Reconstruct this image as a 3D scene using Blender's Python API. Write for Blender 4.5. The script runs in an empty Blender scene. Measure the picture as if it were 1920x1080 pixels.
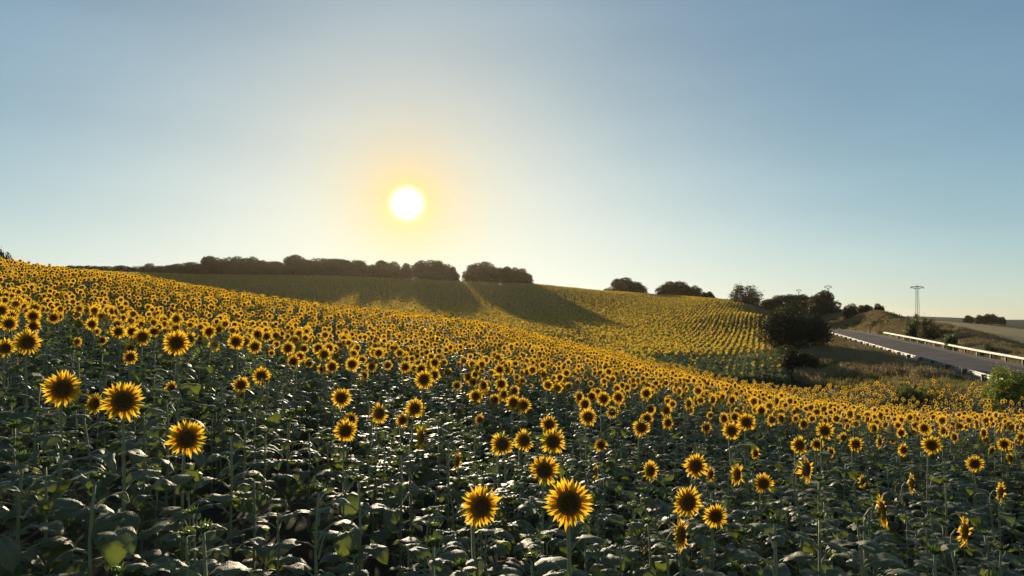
import bpy, math, random
import numpy as np
from mathutils import Matrix, Vector, Euler

R = math.radians
random.seed(11)
rng = np.random.default_rng(5)
scene = bpy.context.scene
COL = scene.collection

# ------------------------------------------------------------------ camera, sky, sun, exposure
FOC = 1397.0                      # focal length in pixels of the 1920 wide photograph
PITCH = math.atan(50.0 / FOC)     # the horizon lies a little below the middle
cam_d = bpy.data.cameras.new('camera')
cam_d.sensor_width = 36.0
cam_d.lens = 36.0 * FOC / 1920.0
cam_d.clip_start = 0.05
cam_d.clip_end = 9000.0
cam = bpy.data.objects.new('camera', cam_d)
COL.objects.link(cam)
cam.location = (0, 0, 0)
cam.rotation_euler = (R(90) + PITCH, 0, 0)
scene.camera = cam

SUN_AZ = R(-8.05)                 # left of straight ahead
SUN_EL = R(8.42)
SUN = Vector((math.sin(SUN_AZ) * math.cos(SUN_EL), math.cos(SUN_AZ) * math.cos(SUN_EL), math.sin(SUN_EL)))

world = bpy.data.worlds.new('World')
scene.world = world
world.use_nodes = True
wn, wl = world.node_tree.nodes, world.node_tree.links
wn.clear()
w_out = wn.new('ShaderNodeOutputWorld')
w_bg = wn.new('ShaderNodeBackground')
w_bg.inputs['Strength'].default_value = 0.084
sky = wn.new('ShaderNodeTexSky')
sky.sky_type = 'NISHITA'
sky.sun_disc = False
sky.sun_elevation = SUN_EL
sky.sun_rotation = SUN_AZ
sky.altitude = 0
sky.air_density = 0.6
sky.dust_density = 0.26
sky.ozone_density = 2.0
# the camera's tone curve for the bright sky: a soft shoulder per channel
def w_math(op, a, b=None):
    n = wn.new('ShaderNodeMath'); n.operation = op
    for q, x in enumerate((a, b)):
        if x is None: continue
        if isinstance(x, (int, float)): n.inputs[q].default_value = x
        else: wl.new(x, n.inputs[q])
    return n.outputs[0]
w_tc = wn.new('ShaderNodeTexCoord')
# very thin high cloud streaks
c_map = wn.new('ShaderNodeMapping'); c_map.inputs['Scale'].default_value = (1.6, 1.0, 7.0); c_map.inputs['Rotation'].default_value = (0, R(14), 0)
wl.new(w_tc.outputs['Generated'], c_map.inputs['Vector'])
c_no = wn.new('ShaderNodeTexNoise'); c_no.inputs['Scale'].default_value = 1.5; c_no.inputs['Detail'].default_value = 4; c_no.inputs['Roughness'].default_value = 0.45
wl.new(c_map.outputs[0], c_no.inputs['Vector'])
c_mr = wn.new('ShaderNodeMapRange'); c_mr.inputs['From Min'].default_value = 0.3; c_mr.inputs['From Max'].default_value = 0.7
c_mr.inputs['To Min'].default_value = 0.90; c_mr.inputs['To Max'].default_value = 1.07
wl.new(c_no.outputs['Fac'], c_mr.inputs['Value'])
s_sep = wn.new('ShaderNodeSeparateColor'); s_com = wn.new('ShaderNodeCombineColor')
wl.new(sky.outputs['Color'], s_sep.inputs[0])
for ch, (A_s, k_s) in enumerate(((0.88, 2.25), (0.945, 2.15), (0.85, 2.10))):
    x = w_math('POWER', w_math('MULTIPLY', w_math('MULTIPLY', s_sep.outputs[ch], 0.1), c_mr.outputs[0]), 1.0)
    e = w_math('EXPONENT', w_math('MULTIPLY', x, -k_s))
    wl.new(w_math('MULTIPLY', w_math('SUBTRACT', 1.0, e), A_s * 10.0), s_com.inputs[ch])
# the sun's own disc and its aureole
w_dot = wn.new('ShaderNodeVectorMath'); w_dot.operation = 'DOT_PRODUCT'
w_dot.inputs[1].default_value = SUN
wl.new(w_tc.outputs['Generated'], w_dot.inputs[0])
w_ac = wn.new('ShaderNodeMath'); w_ac.operation = 'ARCCOSINE'
wl.new(w_dot.outputs['Value'], w_ac.inputs[0])
w_disc = wn.new('ShaderNodeMapRange'); w_disc.interpolation_type = 'SMOOTHSTEP'
w_disc.inputs['From Min'].default_value = R(1.60)
w_disc.inputs['From Max'].default_value = R(0.40)
wl.new(w_ac.outputs[0], w_disc.inputs['Value'])
def w_glow(width, color):
    m = wn.new('ShaderNodeMath'); m.operation = 'DIVIDE'; m.inputs[1].default_value = -width
    wl.new(w_ac.outputs[0], m.inputs[0])
    e = wn.new('ShaderNodeMath'); e.operation = 'EXPONENT'
    wl.new(m.outputs[0], e.inputs[0])
    v = wn.new('ShaderNodeVectorMath'); v.operation = 'SCALE'
    v.inputs[0].default_value = color
    wl.new(e.outputs[0], v.inputs['Scale'])
    return v
def w_add(a, b):
    n = wn.new('ShaderNodeVectorMath'); n.operation = 'ADD'
    wl.new(a, n.inputs[0]); wl.new(b, n.inputs[1])
    return n.outputs[0]
w_d = wn.new('ShaderNodeVectorMath'); w_d.operation = 'SCALE'
w_d.inputs[0].default_value = (20, 18.5, 15)
wl.new(w_disc.outputs[0], w_d.inputs['Scale'])
acc = w_add(s_com.outputs[0], w_d.outputs[0])
acc = w_add(acc, w_glow(R(3.2), (3.4, -1.7, -6.8)).outputs[0])
acc = w_add(acc, w_glow(R(0.8), (7.0, 6.5, 1.5)).outputs[0])
wl.new(acc, w_bg.inputs['Color'])
wl.new(w_bg.outputs[0], w_out.inputs['Surface'])

sun_d = bpy.data.lights.new('sun', 'SUN')
sun_d.energy = 5.0
sun_d.angle = R(0.53)
sun_d.color = (1.0, 0.83, 0.57)
sun_o = bpy.data.objects.new('sun', sun_d)
COL.objects.link(sun_o)
sun_o.location = SUN * 300
sun_o.rotation_euler = (-SUN).to_track_quat('-Z', 'Y').to_euler()

scene.view_settings.view_transform = 'Standard'
scene.view_settings.look = 'None'
scene.view_settings.exposure = 0.25
scene.view_settings.gamma = 1.0
scene.view_settings.use_curve_mapping = False
scene.render.engine = 'CYCLES'
scene.cycles.max_bounces = 6
scene.cycles.diffuse_bounces = 3
scene.cycles.glossy_bounces = 2
scene.cycles.transmission_bounces = 4
scene.cycles.use_denoising = True

# ------------------------------------------------------------------ helpers
def at(u, v, y):
    """world point seen at photo pixel (u, v) at forward distance y"""
    a, b = (u - 960.0) / FOC, (540.0 - v) / FOC
    cp, sp = math.cos(PITCH), math.sin(PITCH)
    d = np.array([a, cp - b * sp, sp + b * cp])
    return d * (y / d[1])

def to_px(p):
    cp, sp = math.cos(PITCH), math.sin(PITCH)
    f = p[1] * cp + p[2] * sp
    up = -p[1] * sp + p[2] * cp
    return 960 + FOC * p[0] / f, 540 - FOC * up / f

def tag(o, label=None, cat=None, group=None, kind=None):
    if label: o['label'] = label
    if cat: o['category'] = cat
    if group: o['group'] = group
    if kind: o['kind'] = kind
    return o

def link(name, data, parent=None, loc=(0, 0, 0), rot=(0, 0, 0), scl=(1, 1, 1)):
    o = bpy.data.objects.new(name, data)
    COL.objects.link(o)
    o.parent = parent
    o.location = loc
    o.rotation_euler = rot
    o.scale = scl if hasattr(scl, '__len__') else (scl, scl, scl)
    return o

class MB:
    """collects vertices and faces with material slots, then makes one mesh"""
    def __init__(self):
        self.v, self.f, self.m, self.n, self.a = [], [], [], 0, []
    def add(self, verts, faces, mi=0, along=None):
        verts = np.asarray(verts, float)
        self.a.append(np.ones((len(verts), 2)) if along is None else np.asarray(along, float).reshape(len(verts), -1) * np.ones((1, 2)))
        self.v.append(verts)
        n = self.n
        for f in faces:
            self.f.append(tuple(i + n for i in f))
            self.m.append(mi)
        self.n += len(verts)
    def add_part(self, part, M, mi=0):
        verts, faces = part[:2]
        v = np.asarray(verts) @ M[:3, :3].T + M[:3, 3]
        self.add(v, faces, mi, part[2] if len(part) > 2 else None)
    def mesh(self, name, mats, smooth=True):
        me = bpy.data.meshes.new(name)
        v = np.concatenate(self.v) if self.v else np.zeros((0, 3))
        me.from_pydata(v.tolist(), [], self.f)
        for m in mats: me.materials.append(m)
        me.polygons.foreach_set('material_index', np.array(self.m, np.int32))
        if any(m.name in ('sunflower_petal', 'sunflower_leaf', 'sunflower_disc') for m in mats):
            aa = np.concatenate(self.a).astype(np.float32)
            for nm_, col_ in (('along', 0), ('across', 1)):
                at_ = me.attributes.new(nm_, 'FLOAT', 'POINT'); at_.data.foreach_set('value', aa[:, col_].copy())
        if smooth: me.polygons.foreach_set('use_smooth', np.ones(len(self.f), bool))
        me.update()
        return me

def M4(loc=(0, 0, 0), rot=(0, 0, 0), scl=(1, 1, 1)):
    if not hasattr(scl, '__len__'): scl = (scl, scl, scl)
    return np.array(Matrix.LocRotScale(Vector(loc), Euler(rot), Vector(scl)))

def tube(path, radii, seg=6, cap=True):
    path = [Vector(p) for p in path]
    verts, faces = [], []
    for i, p in enumerate(path):
        t = (path[min(i + 1, len(path) - 1)] - path[max(i - 1, 0)]).normalized()
        a = Vector((1, 0, 0)) if abs(t.x) < 0.9 else Vector((0, 1, 0))
        e1 = t.cross(a).normalized(); e2 = t.cross(e1).normalized()
        for k in range(seg):
            an = 2 * math.pi * k / seg
            verts.append(p + (e1 * math.cos(an) + e2 * math.sin(an)) * radii[i])
    for i in range(len(path) - 1):
        for k in range(seg):
            k2 = (k + 1) % seg
            faces.append((i * seg + k, i * seg + k2, (i + 1) * seg + k2, (i + 1) * seg + k))
    if cap:
        faces.append(tuple(range((len(path) - 1) * seg, len(path) * seg)))
    return [tuple(v) for v in verts], faces

def box(x0, x1, y0, y1, z0, z1):
    v = [(x0, y0, z0), (x1, y0, z0), (x1, y1, z0), (x0, y1, z0), (x0, y0, z1), (x1, y0, z1), (x1, y1, z1), (x0, y1, z1)]
    f = [(3, 2, 1, 0), (4, 5, 6, 7), (0, 1, 5, 4), (1, 2, 6, 5), (2, 3, 7, 6), (3, 0, 4, 7)]
    return v, f

# ------------------------------------------------------------------ materials
def new_mat(name):
    m = bpy.data.materials.new(name)
    m.use_nodes = True
    m.node_tree.nodes.clear()
    return m, m.node_tree.nodes, m.node_tree.links

def plain(name, color, rough=0.8, metal=0.0, spec=0.3, var=0.25, nscale=6.0, bump=0.0, color2=None, coords='Object'):
    m, n, l = new_mat(name)
    out = n.new('ShaderNodeOutputMaterial')
    p = n.new('ShaderNodeBsdfPrincipled')
    p.inputs['Roughness'].default_value = rough
    p.inputs['Metallic'].default_value = metal
    p.inputs['Specular IOR Level'].default_value = spec
    tc = n.new('ShaderNodeTexCoord')
    no = n.new('ShaderNodeTexNoise')
    no.inputs['Scale'].default_value = nscale
    no.inputs['Detail'].default_value = 6
    l.new(tc.outputs[coords], no.inputs['Vector'])
    mx = n.new('ShaderNodeMix'); mx.data_type = 'RGBA'
    c2 = color2 or tuple(c * (1 - var) for c in color)
    mx.inputs[6].default_value = (*c2, 1); mx.inputs[7].default_value = (*[min(1, c * (1 + (0 if color2 else var))) for c in color], 1)
    rmp = n.new('ShaderNodeMapRange')
    rmp.inputs['From Min'].default_value = 0.35; rmp.inputs['From Max'].default_value = 0.65
    l.new(no.outputs['Fac'], rmp.inputs['Value'])
    l.new(rmp.outputs[0], mx.inputs[0])
    l.new(mx.outputs[2], p.inputs['Base Color'])
    if bump:
        b = n.new('ShaderNodeBump'); b.inputs['Strength'].default_value = bump; b.inputs['Distance'].default_value = 0.05
        l.new(no.outputs['Fac'], b.inputs['Height']); l.new(b.outputs[0], p.inputs['Normal'])
    l.new(p.outputs[0], out.inputs['Surface'])
    return m

def leafy(name, c_a, c_b, t_col, trans, rough=0.5, spec=0.5, nscale=8.0, veins=False, sheen=0.0):
    """thin vegetation: per-plant and per-spot colour variation, part of the light passes through"""
    m, n, l = new_mat(name)
    out = n.new('ShaderNodeOutputMaterial')
    p = n.new('ShaderNodeBsdfPrincipled')
    p.inputs['Roughness'].default_value = rough
    p.inputs['Specular IOR Level'].default_value = spec
    if sheen:
        p.inputs['Sheen Weight'].default_value = sheen; p.inputs['Sheen Roughness'].default_value = 0.35; p.inputs['Sheen Tint'].default_value = (1, 0.97, 0.88, 1)
    oi = n.new('ShaderNodeObjectInfo')
    geo = n.new('ShaderNodeNewGeometry')
    tc = n.new('ShaderNodeTexCoord')
    no = n.new('ShaderNodeTexNoise'); no.inputs['Scale'].default_value = nscale; no.inputs['Detail'].default_value = 3
    l.new(tc.outputs['Object'], no.inputs['Vector'])
    a1 = n.new('ShaderNodeMath'); a1.operation = 'ADD'
    l.new(oi.outputs['Random'], a1.inputs[0]); l.new(geo.outputs['Random Per Island'], a1.inputs[1])
    a2 = n.new('ShaderNodeMath'); a2.operation = 'ADD'
    l.new(a1.outputs[0], a2.inputs[0]); l.new(no.outputs['Fac'], a2.inputs[1])
    a3 = n.new('ShaderNodeMath'); a3.operation = 'DIVIDE'; a3.inputs[1].default_value = 3.0
    l.new(a2.outputs[0], a3.inputs[0])
    mr = n.new('ShaderNodeMapRange'); mr.inputs['From Min'].default_value = 0.25; mr.inputs['From Max'].default_value = 0.75
    l.new(a3.outputs[0], mr.inputs['Value'])
    mx = n.new('ShaderNodeMix'); mx.data_type = 'RGBA'
    mx.inputs[6].default_value = (*c_a, 1); mx.inputs[7].default_value = (*c_b, 1)
    l.new(mr.outputs[0], mx.inputs[0])
    l.new(mx.outputs[2], p.inputs['Base Color'])
    tr = n.new('ShaderNodeBsdfTranslucent')
    tr.inputs['Color'].default_value = (*t_col, 1)
    if veins:
        bm_ = n.new('ShaderNodeBump'); bm_.inputs['Strength'].default_value = 0.5; bm_.inputs['Distance'].default_value = 0.01
        n2 = n.new('ShaderNodeTexNoise'); n2.inputs['Scale'].default_value = 38; n2.inputs['Detail'].default_value = 2
        l.new(tc.outputs['Object'], n2.inputs['Vector'])
        l.new(n2.outputs['Fac'], bm_.inputs['Height'])
        l.new(bm_.outputs[0], p.inputs['Normal'])
        def mth(op, a, b):
            q = n.new('ShaderNodeMath'); q.operation = op
            for w_, x_ in enumerate((a, b)):
                if isinstance(x_, (int, float)): q.inputs[w_].default_value = x_
                else: l.new(x_, q.inputs[w_])
            return q.outputs[0]
        sa_ = n.new('ShaderNodeAttribute'); sa_.attribute_name = 'along'
        ta_ = n.new('ShaderNodeAttribute'); ta_.attribute_name = 'across'
        ab = mth('ABSOLUTE', ta_.outputs['Fac'], 0.0)
        rib = mth('LESS_THAN', ab, 0.07)
        ph = mth('FRACT', mth('MULTIPLY', mth('SUBTRACT', sa_.outputs['Fac'], mth('MULTIPLY', ab, 0.26)), 6.5), 0.0)
        sv = mth('MULTIPLY', mth('LESS_THAN', ph, 0.14), 0.7)
        vm_ = mth('MAXIMUM', rib, sv)
        vx = n.new('ShaderNodeMix'); vx.data_type = 'RGBA'
        vx.inputs[7].default_value = (0.24, 0.25, 0.11, 1)
        l.new(mth('MULTIPLY', vm_, 0.65), vx.inputs[0]); l.new(mx.outputs[2], vx.inputs[6]); l.new(vx.outputs[2], p.inputs['Base Color'])
    ms = n.new('ShaderNodeMixShader'); ms.inputs[0].default_value = trans
    l.new(p.outputs[0], ms.inputs[1]); l.new(tr.outputs[0], ms.inputs[2])
    l.new(ms.outputs[0], out.inputs['Surface'])
    return m

def petal_mat():
    m = leafy('sunflower_petal', (0.80, 0.42, 0.012), (0.88, 0.54, 0.022), (0.95, 0.55, 0.008), 0.64, rough=0.6, spec=0.2)
    n, l = m.node_tree.nodes, m.node_tree.links
    a = n.new('ShaderNodeAttribute'); a.attribute_name = 'along'
    mx = n.new('ShaderNodeMix'); mx.data_type = 'RGBA'
    mx.inputs[6].default_value = (0.70, 0.24, 0.004, 1); mx.inputs[7].default_value = (0.98, 0.65, 0.040, 1)
    mr = n.new('ShaderNodeMapRange'); mr.inputs['From Min'].default_value = 0.05; mr.inputs['From Max'].default_value = 0.65
    l.new(a.outputs['Fac'], mr.inputs['Value']); l.new(mr.outputs[0], mx.inputs[0])
    tr = [q for q in n if q.type == 'BSDF_TRANSLUCENT'][0]
    g = n.new('ShaderNodeNewGeometry'); oi = n.new('ShaderNodeObjectInfo')
    ad = n.new('ShaderNodeMath'); ad.operation = 'ADD'; l.new(g.outputs['Random Per Island'], ad.inputs[0]); l.new(oi.outputs['Random'], ad.inputs[1])
    vr = n.new('ShaderNodeMapRange'); vr.inputs['From Max'].default_value = 2.0; vr.inputs['To Min'].default_value = 0.78; vr.inputs['To Max'].default_value = 1.12
    l.new(ad.outputs[0], vr.inputs['Value'])
    hs = n.new('ShaderNodeHueSaturation'); l.new(vr.outputs[0], hs.inputs['Value']); l.new(mx.outputs[2], hs.inputs['Color'])
    l.new(hs.outputs[0], tr.inputs['Color'])
    return m
MAT = {}
MAT['leaf'] = leafy('sunflower_leaf', (0.108, 0.117, 0.052), (0.180, 0.186, 0.088), (0.22, 0.275, 0.030), 0.32, rough=0.52, spec=0.45, veins=True, sheen=0.18)
MAT['stem'] = leafy('sunflower_stem', (0.23, 0.235, 0.10), (0.34, 0.33, 0.15), (0.2, 0.25, 0.06), 0.10, rough=0.6, sheen=0.8)
MAT['calyx'] = leafy('sunflower_calyx', (0.06, 0.10, 0.03), (0.10, 0.15, 0.04), (0.22, 0.30, 0.04), 0.30, rough=0.55)
MAT['petal'] = petal_mat()
MAT['disc'] = plain('sunflower_disc', (0.27, 0.11, 0.020), 0.9, var=0.5, nscale=16, bump=0.9, color2=(0.095, 0.035, 0.008))
def floret_ring(m):
    n, l = m.node_tree.nodes, m.node_tree.links
    p = [q for q in n if q.type == 'BSDF_PRINCIPLED'][0]
    src = p.inputs['Base Color'].links[0].from_socket
    a = n.new('ShaderNodeAttribute'); a.attribute_name = 'along'
    mr = n.new('ShaderNodeMapRange'); mr.inputs['From Min'].default_value = 0.62; mr.inputs['From Max'].default_value = 0.98
    l.new(a.outputs['Fac'], mr.inputs['Value'])
    mx = n.new('ShaderNodeMix'); mx.data_type = 'RGBA'; mx.inputs[7].default_value = (0.55, 0.22, 0.025, 1)
    l.new(mr.outputs[0], mx.inputs[0]); l.new(src, mx.inputs[6]); l.new(mx.outputs[2], p.inputs['Base Color'])
floret_ring(MAT['disc'])
MAT['oak'] = leafy('oak_leaf', (0.070, 0.065, 0.034), (0.135, 0.122, 0.062), (0.20, 0.16, 0.05), 0.25, rough=0.55, spec=0.3)  # distant oaks: leaf colour lifted to carry the pale veil of the flare
MAT['darkoak'] = leafy('holm_oak_leaf', (0.034, 0.034, 0.017), (0.070, 0.066, 0.032), (0.11, 0.10, 0.03), 0.18, rough=0.55, spec=0.3)
MAT['bark'] = plain('bark', (0.085, 0.065, 0.045), 0.95, bump=0.8, nscale=9)
MAT['shrub'] = leafy('shrub_leaf', (0.10, 0.14, 0.025), (0.19, 0.23, 0.05), (0.36, 0.42, 0.05), 0.40, rough=0.5)
MAT['weed'] = leafy('weed_leaf', (0.05, 0.075, 0.022), (0.10, 0.12, 0.04), (0.20, 0.24, 0.05), 0.30)
MAT['dry'] = leafy('dry_grass', (0.30, 0.235, 0.125), (0.52, 0.42, 0.25), (0.58, 0.47, 0.26), 0.50, rough=0.7, spec=0.2)
MAT['greengrass'] = leafy('half_green_grass', (0.085, 0.085, 0.03), (0.18, 0.16, 0.06), (0.30, 0.26, 0.08), 0.45, rough=0.7, spec=0.2)
MAT['soil'] = plain('field_soil', (0.085, 0.060, 0.036), 0.95, nscale=0.35, bump=0.5, color2=(0.05, 0.042, 0.022))
MAT['asphalt'] = plain('asphalt', (0.105, 0.086, 0.074), 0.85, nscale=0.45, bump=0.5, color2=(0.040, 0.033, 0.030), spec=0.2)
MAT['paint'] = plain('worn_road_paint', (0.62, 0.60, 0.55), 0.7, nscale=4.0, color2=(0.30, 0.28, 0.25))
MAT['gravel'] = plain('gravel', (0.24, 0.20, 0.15), 0.95, nscale=5.0, bump=0.6, color2=(0.15, 0.12, 0.085))
MAT['zinc'] = plain('galvanised_steel', (0.44, 0.42, 0.39), 0.52, metal=0.7, nscale=1.5, color2=(0.26, 0.25, 0.23))
MAT['postmetal'] = plain('dull_steel', (0.10, 0.095, 0.09), 0.6, metal=0.4, nscale=4)
MAT['lattice'] = plain('pylon_steel', (0.48, 0.46, 0.42), 0.6, metal=0.2, nscale=2)
MAT['wood'] = plain('weathered_wood', (0.14, 0.11, 0.08), 0.9, nscale=8)
MAT['glass'] = plain('insulator_glass', (0.10, 0.14, 0.12), 0.25, nscale=5)
MAT['stubble'] = plain('stubble', (0.40, 0.27, 0.13), 0.95, nscale=0.05, bump=0.3, color2=(0.28, 0.19, 0.09))
MAT['path'] = plain('pale_track', (0.36, 0.28, 0.17), 0.95, nscale=1.0, color2=(0.26, 0.19, 0.11))

# ------------------------------------------------------------------ road line and terrain
# left guard rail line, then the road to its right
def rail_x(y):
    x = 30.0 + 0.2875 * (y - 48.0)
    return x - 0.00062 * max(0.0, y - 108.0) ** 2
def road_z(y):
    ys = [10, 30, 48, 60, 76, 100, 130, 160, 200, 300]
    zs = [-5.0, -4.75, -4.45, -4.32, -4.15, -3.72, -3.22, -2.85, -2.9, -4.5]
    return float(np.interp(y, ys, zs))
ROADW = 7.0
def road_pt(y, off):
    """point off metres to the right of the left guard rail's line"""
    dx = rail_x(y + 0.5) - rail_x(y - 0.5)
    L = math.hypot(dx, 1.0)
    nx, ny = 1.0 / L, -dx / L
    return np.array([rail_x(y) + nx * off, y + ny * off, road_z(y)])

FT = 1.40
ctrl = []
def cp_(u, v, d, sub=0.0):
    p = at(u, v, d); ctrl.append((p[0], p[1], p[2] - sub))
# near field: flower-top readings
for u, v, d in [(160, 552, 24), (100, 497, 40), (48, 640, 7), (231, 752, 4.7), (1067, 943, 3.9), (1747, 835, 9.8), (1700, 780, 17.5),
                (800, 700, 12), (960, 640, 28), (335, 642, 7.6), (500, 632, 13), (1400, 792, 11), (1300, 700, 31), (1890, 775, 24), (1828, 870, 9.5),
                (640, 585, 33), (1150, 665, 45), (500, 585, 27)]:
    cp_(u, v, d, float(np.interp(d, [8, 18, 35], [1.40, 1.55, 1.70])))
for u, v, d in [(0, 483, 44), (200, 507, 46), (350, 534, 47), (500, 560, 48), (620, 577, 50), (750, 591, 53), (880, 609, 57), (1000, 628, 60), (1200, 662, 63), (1400, 690, 60), (1510, 703, 54)]:
    cp_(u, v, d, 1.66)
# hollow behind the near ridge
for u, d, z in [(-150, 80, 0.5), (0, 80, -0.2), (200, 85, -1.6), (350, 85, -2.4), (500, 85, -3.0), (620, 85, -3.6), (750, 84, -4.2), (880, 82, -4.6), (1000, 80, -5.0), (1100, 78, -5.2)]:
    ctrl.append(((u - 960) / FOC * d, d, z))
# far slope
for u, v, d in [(750, 584, 122), (750, 562, 152), (750, 540, 188), (750, 524, 222), (880, 605, 108), (1000, 622, 100), (1000, 600, 130), (1000, 575, 163), (1000, 550, 200), (1000, 531, 235),
                (1200, 650, 78), (1200, 640, 92), (1200, 620, 115), (1200, 600, 140), (1200, 580, 170), (1200, 560, 205), (1200, 549, 232),
                (1400, 664, 78), (1400, 645, 95), (1400, 612, 130), (1400, 586, 160), (1400, 570, 186),
                (500, 560, 150), (500, 540, 182), (500, 524, 215), (500, 515, 240), (300, 530, 190), (300, 512, 245), (620, 517, 235), (880, 527, 232), (150, 508, 262), (0, 500, 280)]:
    cp_(u, v, d, 1.15)
# behind the crest
for u, d, z in [(0, 420, 14), (300, 420, 11), (600, 420, 9), (900, 420, 6), (1200, 420, 1), (1400, 330, -2), (1500, 420, -4)]:
    ctrl.append(((u - 960) / FOC * d, d, z))
for u in (-200, 300, 800, 1300, 1800, 2300):
    ctrl.append(((u - 960) / FOC * 1000, 1000, -6.0)); ctrl.append(((u - 960) / FOC * 3500, 3500, -40.0))
# verge, bank and right side
for u, v, d in [(1490, 662, 80), (1497, 683, 70), (1430, 600, 140), (1478, 583, 200), (1545, 584, 190), (1600, 586, 145), (1565, 588, 150), (1648, 591, 150), (1640, 595, 135), (1700, 606, 108),
                (1735, 620, 98), (1780, 645, 84), (1850, 668, 74), (1920, 690, 68), (1960, 703, 62)]:
    cp_(u, v, d)
for u, v, d in [(1800, 614, 300), (1920, 634, 300), (1790, 652, 140), (1900, 684, 120), (1800, 630, 200), (1920, 655, 180), (1760, 603, 520), (1920, 617, 520), (1752, 594, 760), (1920, 602, 760), (2100, 660, 200), (1640, 592, 300), (2100, 614, 760)]:
    cp_(u, v, d)
for p in [(24, 30, -5.5), (24.5, 40, -5.6), (24, 50, -5.7), (25.5, 62, -5.6), (26.5, 46, -5.1), (27, 60, -5.0), (32, 30, -5.4)]:
    ctrl.append(p)
# under and around the camera
for th in range(-70, 71, 20):
    for r in (1.2, 2.5):
        ctrl.append((r * math.sin(R(th)), r * math.cos(R(th)), -2.38 - 0.11 * r * math.sin(R(th))))
for y in range(30, 190, 12):
    for off in (1, 6):
        p = road_pt(y, off); ctrl.append(tuple(p - np.array([0, 0, 0.05])))

C = np.array(ctrl)
def warp(x, y):
    r = np.hypot(x, y) + 1e-6
    th = np.arctan2(x, y)
    lim = R(72)
    a = np.abs(th)
    a = np.where(a > lim, lim * (1 - (a - lim) / (math.pi - lim)), a)
    return np.stack([np.sign(th) * a * 2.2, np.log(np.maximum(r, 0.8))], -1)
Wc = warp(C[:, 0], C[:, 1])
def phi(d2):
    return np.where(d2 > 0, 0.5 * d2 * np.log(np.maximum(d2, 1e-12)), 0.0)
n_ = len(C)
d2 = ((Wc[:, None] - Wc[None]) ** 2).sum(-1)
A_ = np.zeros((n_ + 3, n_ + 3))
A_[:n_, :n_] = phi(d2) + np.eye(n_) * 0.004
A_[:n_, n_] = 1; A_[:n_, n_ + 1:] = Wc
A_[n_, :n_] = 1; A_[n_ + 1:, :n_] = Wc.T
sol = np.linalg.solve(A_, np.concatenate([C[:, 2], np.zeros(3)]))

RY = np.arange(2.0, 168.0, 1.5)
RC = np.array([road_pt(y, 4.2) for y in RY])
def ground(x, y):
    x = np.atleast_1d(np.asarray(x, float)); y = np.atleast_1d(np.asarray(y, float))
    out = np.empty(len(x))
    for s in range(0, len(x), 20000):
        xs, ys = x[s:s + 20000], y[s:s + 20000]
        w = warp(xs, ys)
        dd = ((w[:, None] - Wc[None]) ** 2).sum(-1)
        z = phi(dd) @ sol[:n_] + sol[n_] + w @ sol[n_ + 1:]
        # gentle unevenness
        z += 0.05 * np.sin(xs * 0.9 + 1.3 * np.sin(ys * 0.31)) * np.cos(ys * 0.7 + xs * 0.2)
        # level bed for the road
        dr = (xs[:, None] - RC[None, :, 0]) ** 2 + (ys[:, None] - RC[None, :, 1]) ** 2
        j = dr.argmin(1); dm = np.sqrt(dr[np.arange(len(xs)), j])
        k = np.clip((dm - 5.3) / 5.0, 0, 1); k = k * k * (3 - 2 * k)
        z = z * k + (RC[j, 2] - 0.06) * (1 - k)
        out[s:s + 20000] = z
    return out
def gz(x, y): return float(ground([x], [y])[0])

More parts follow.
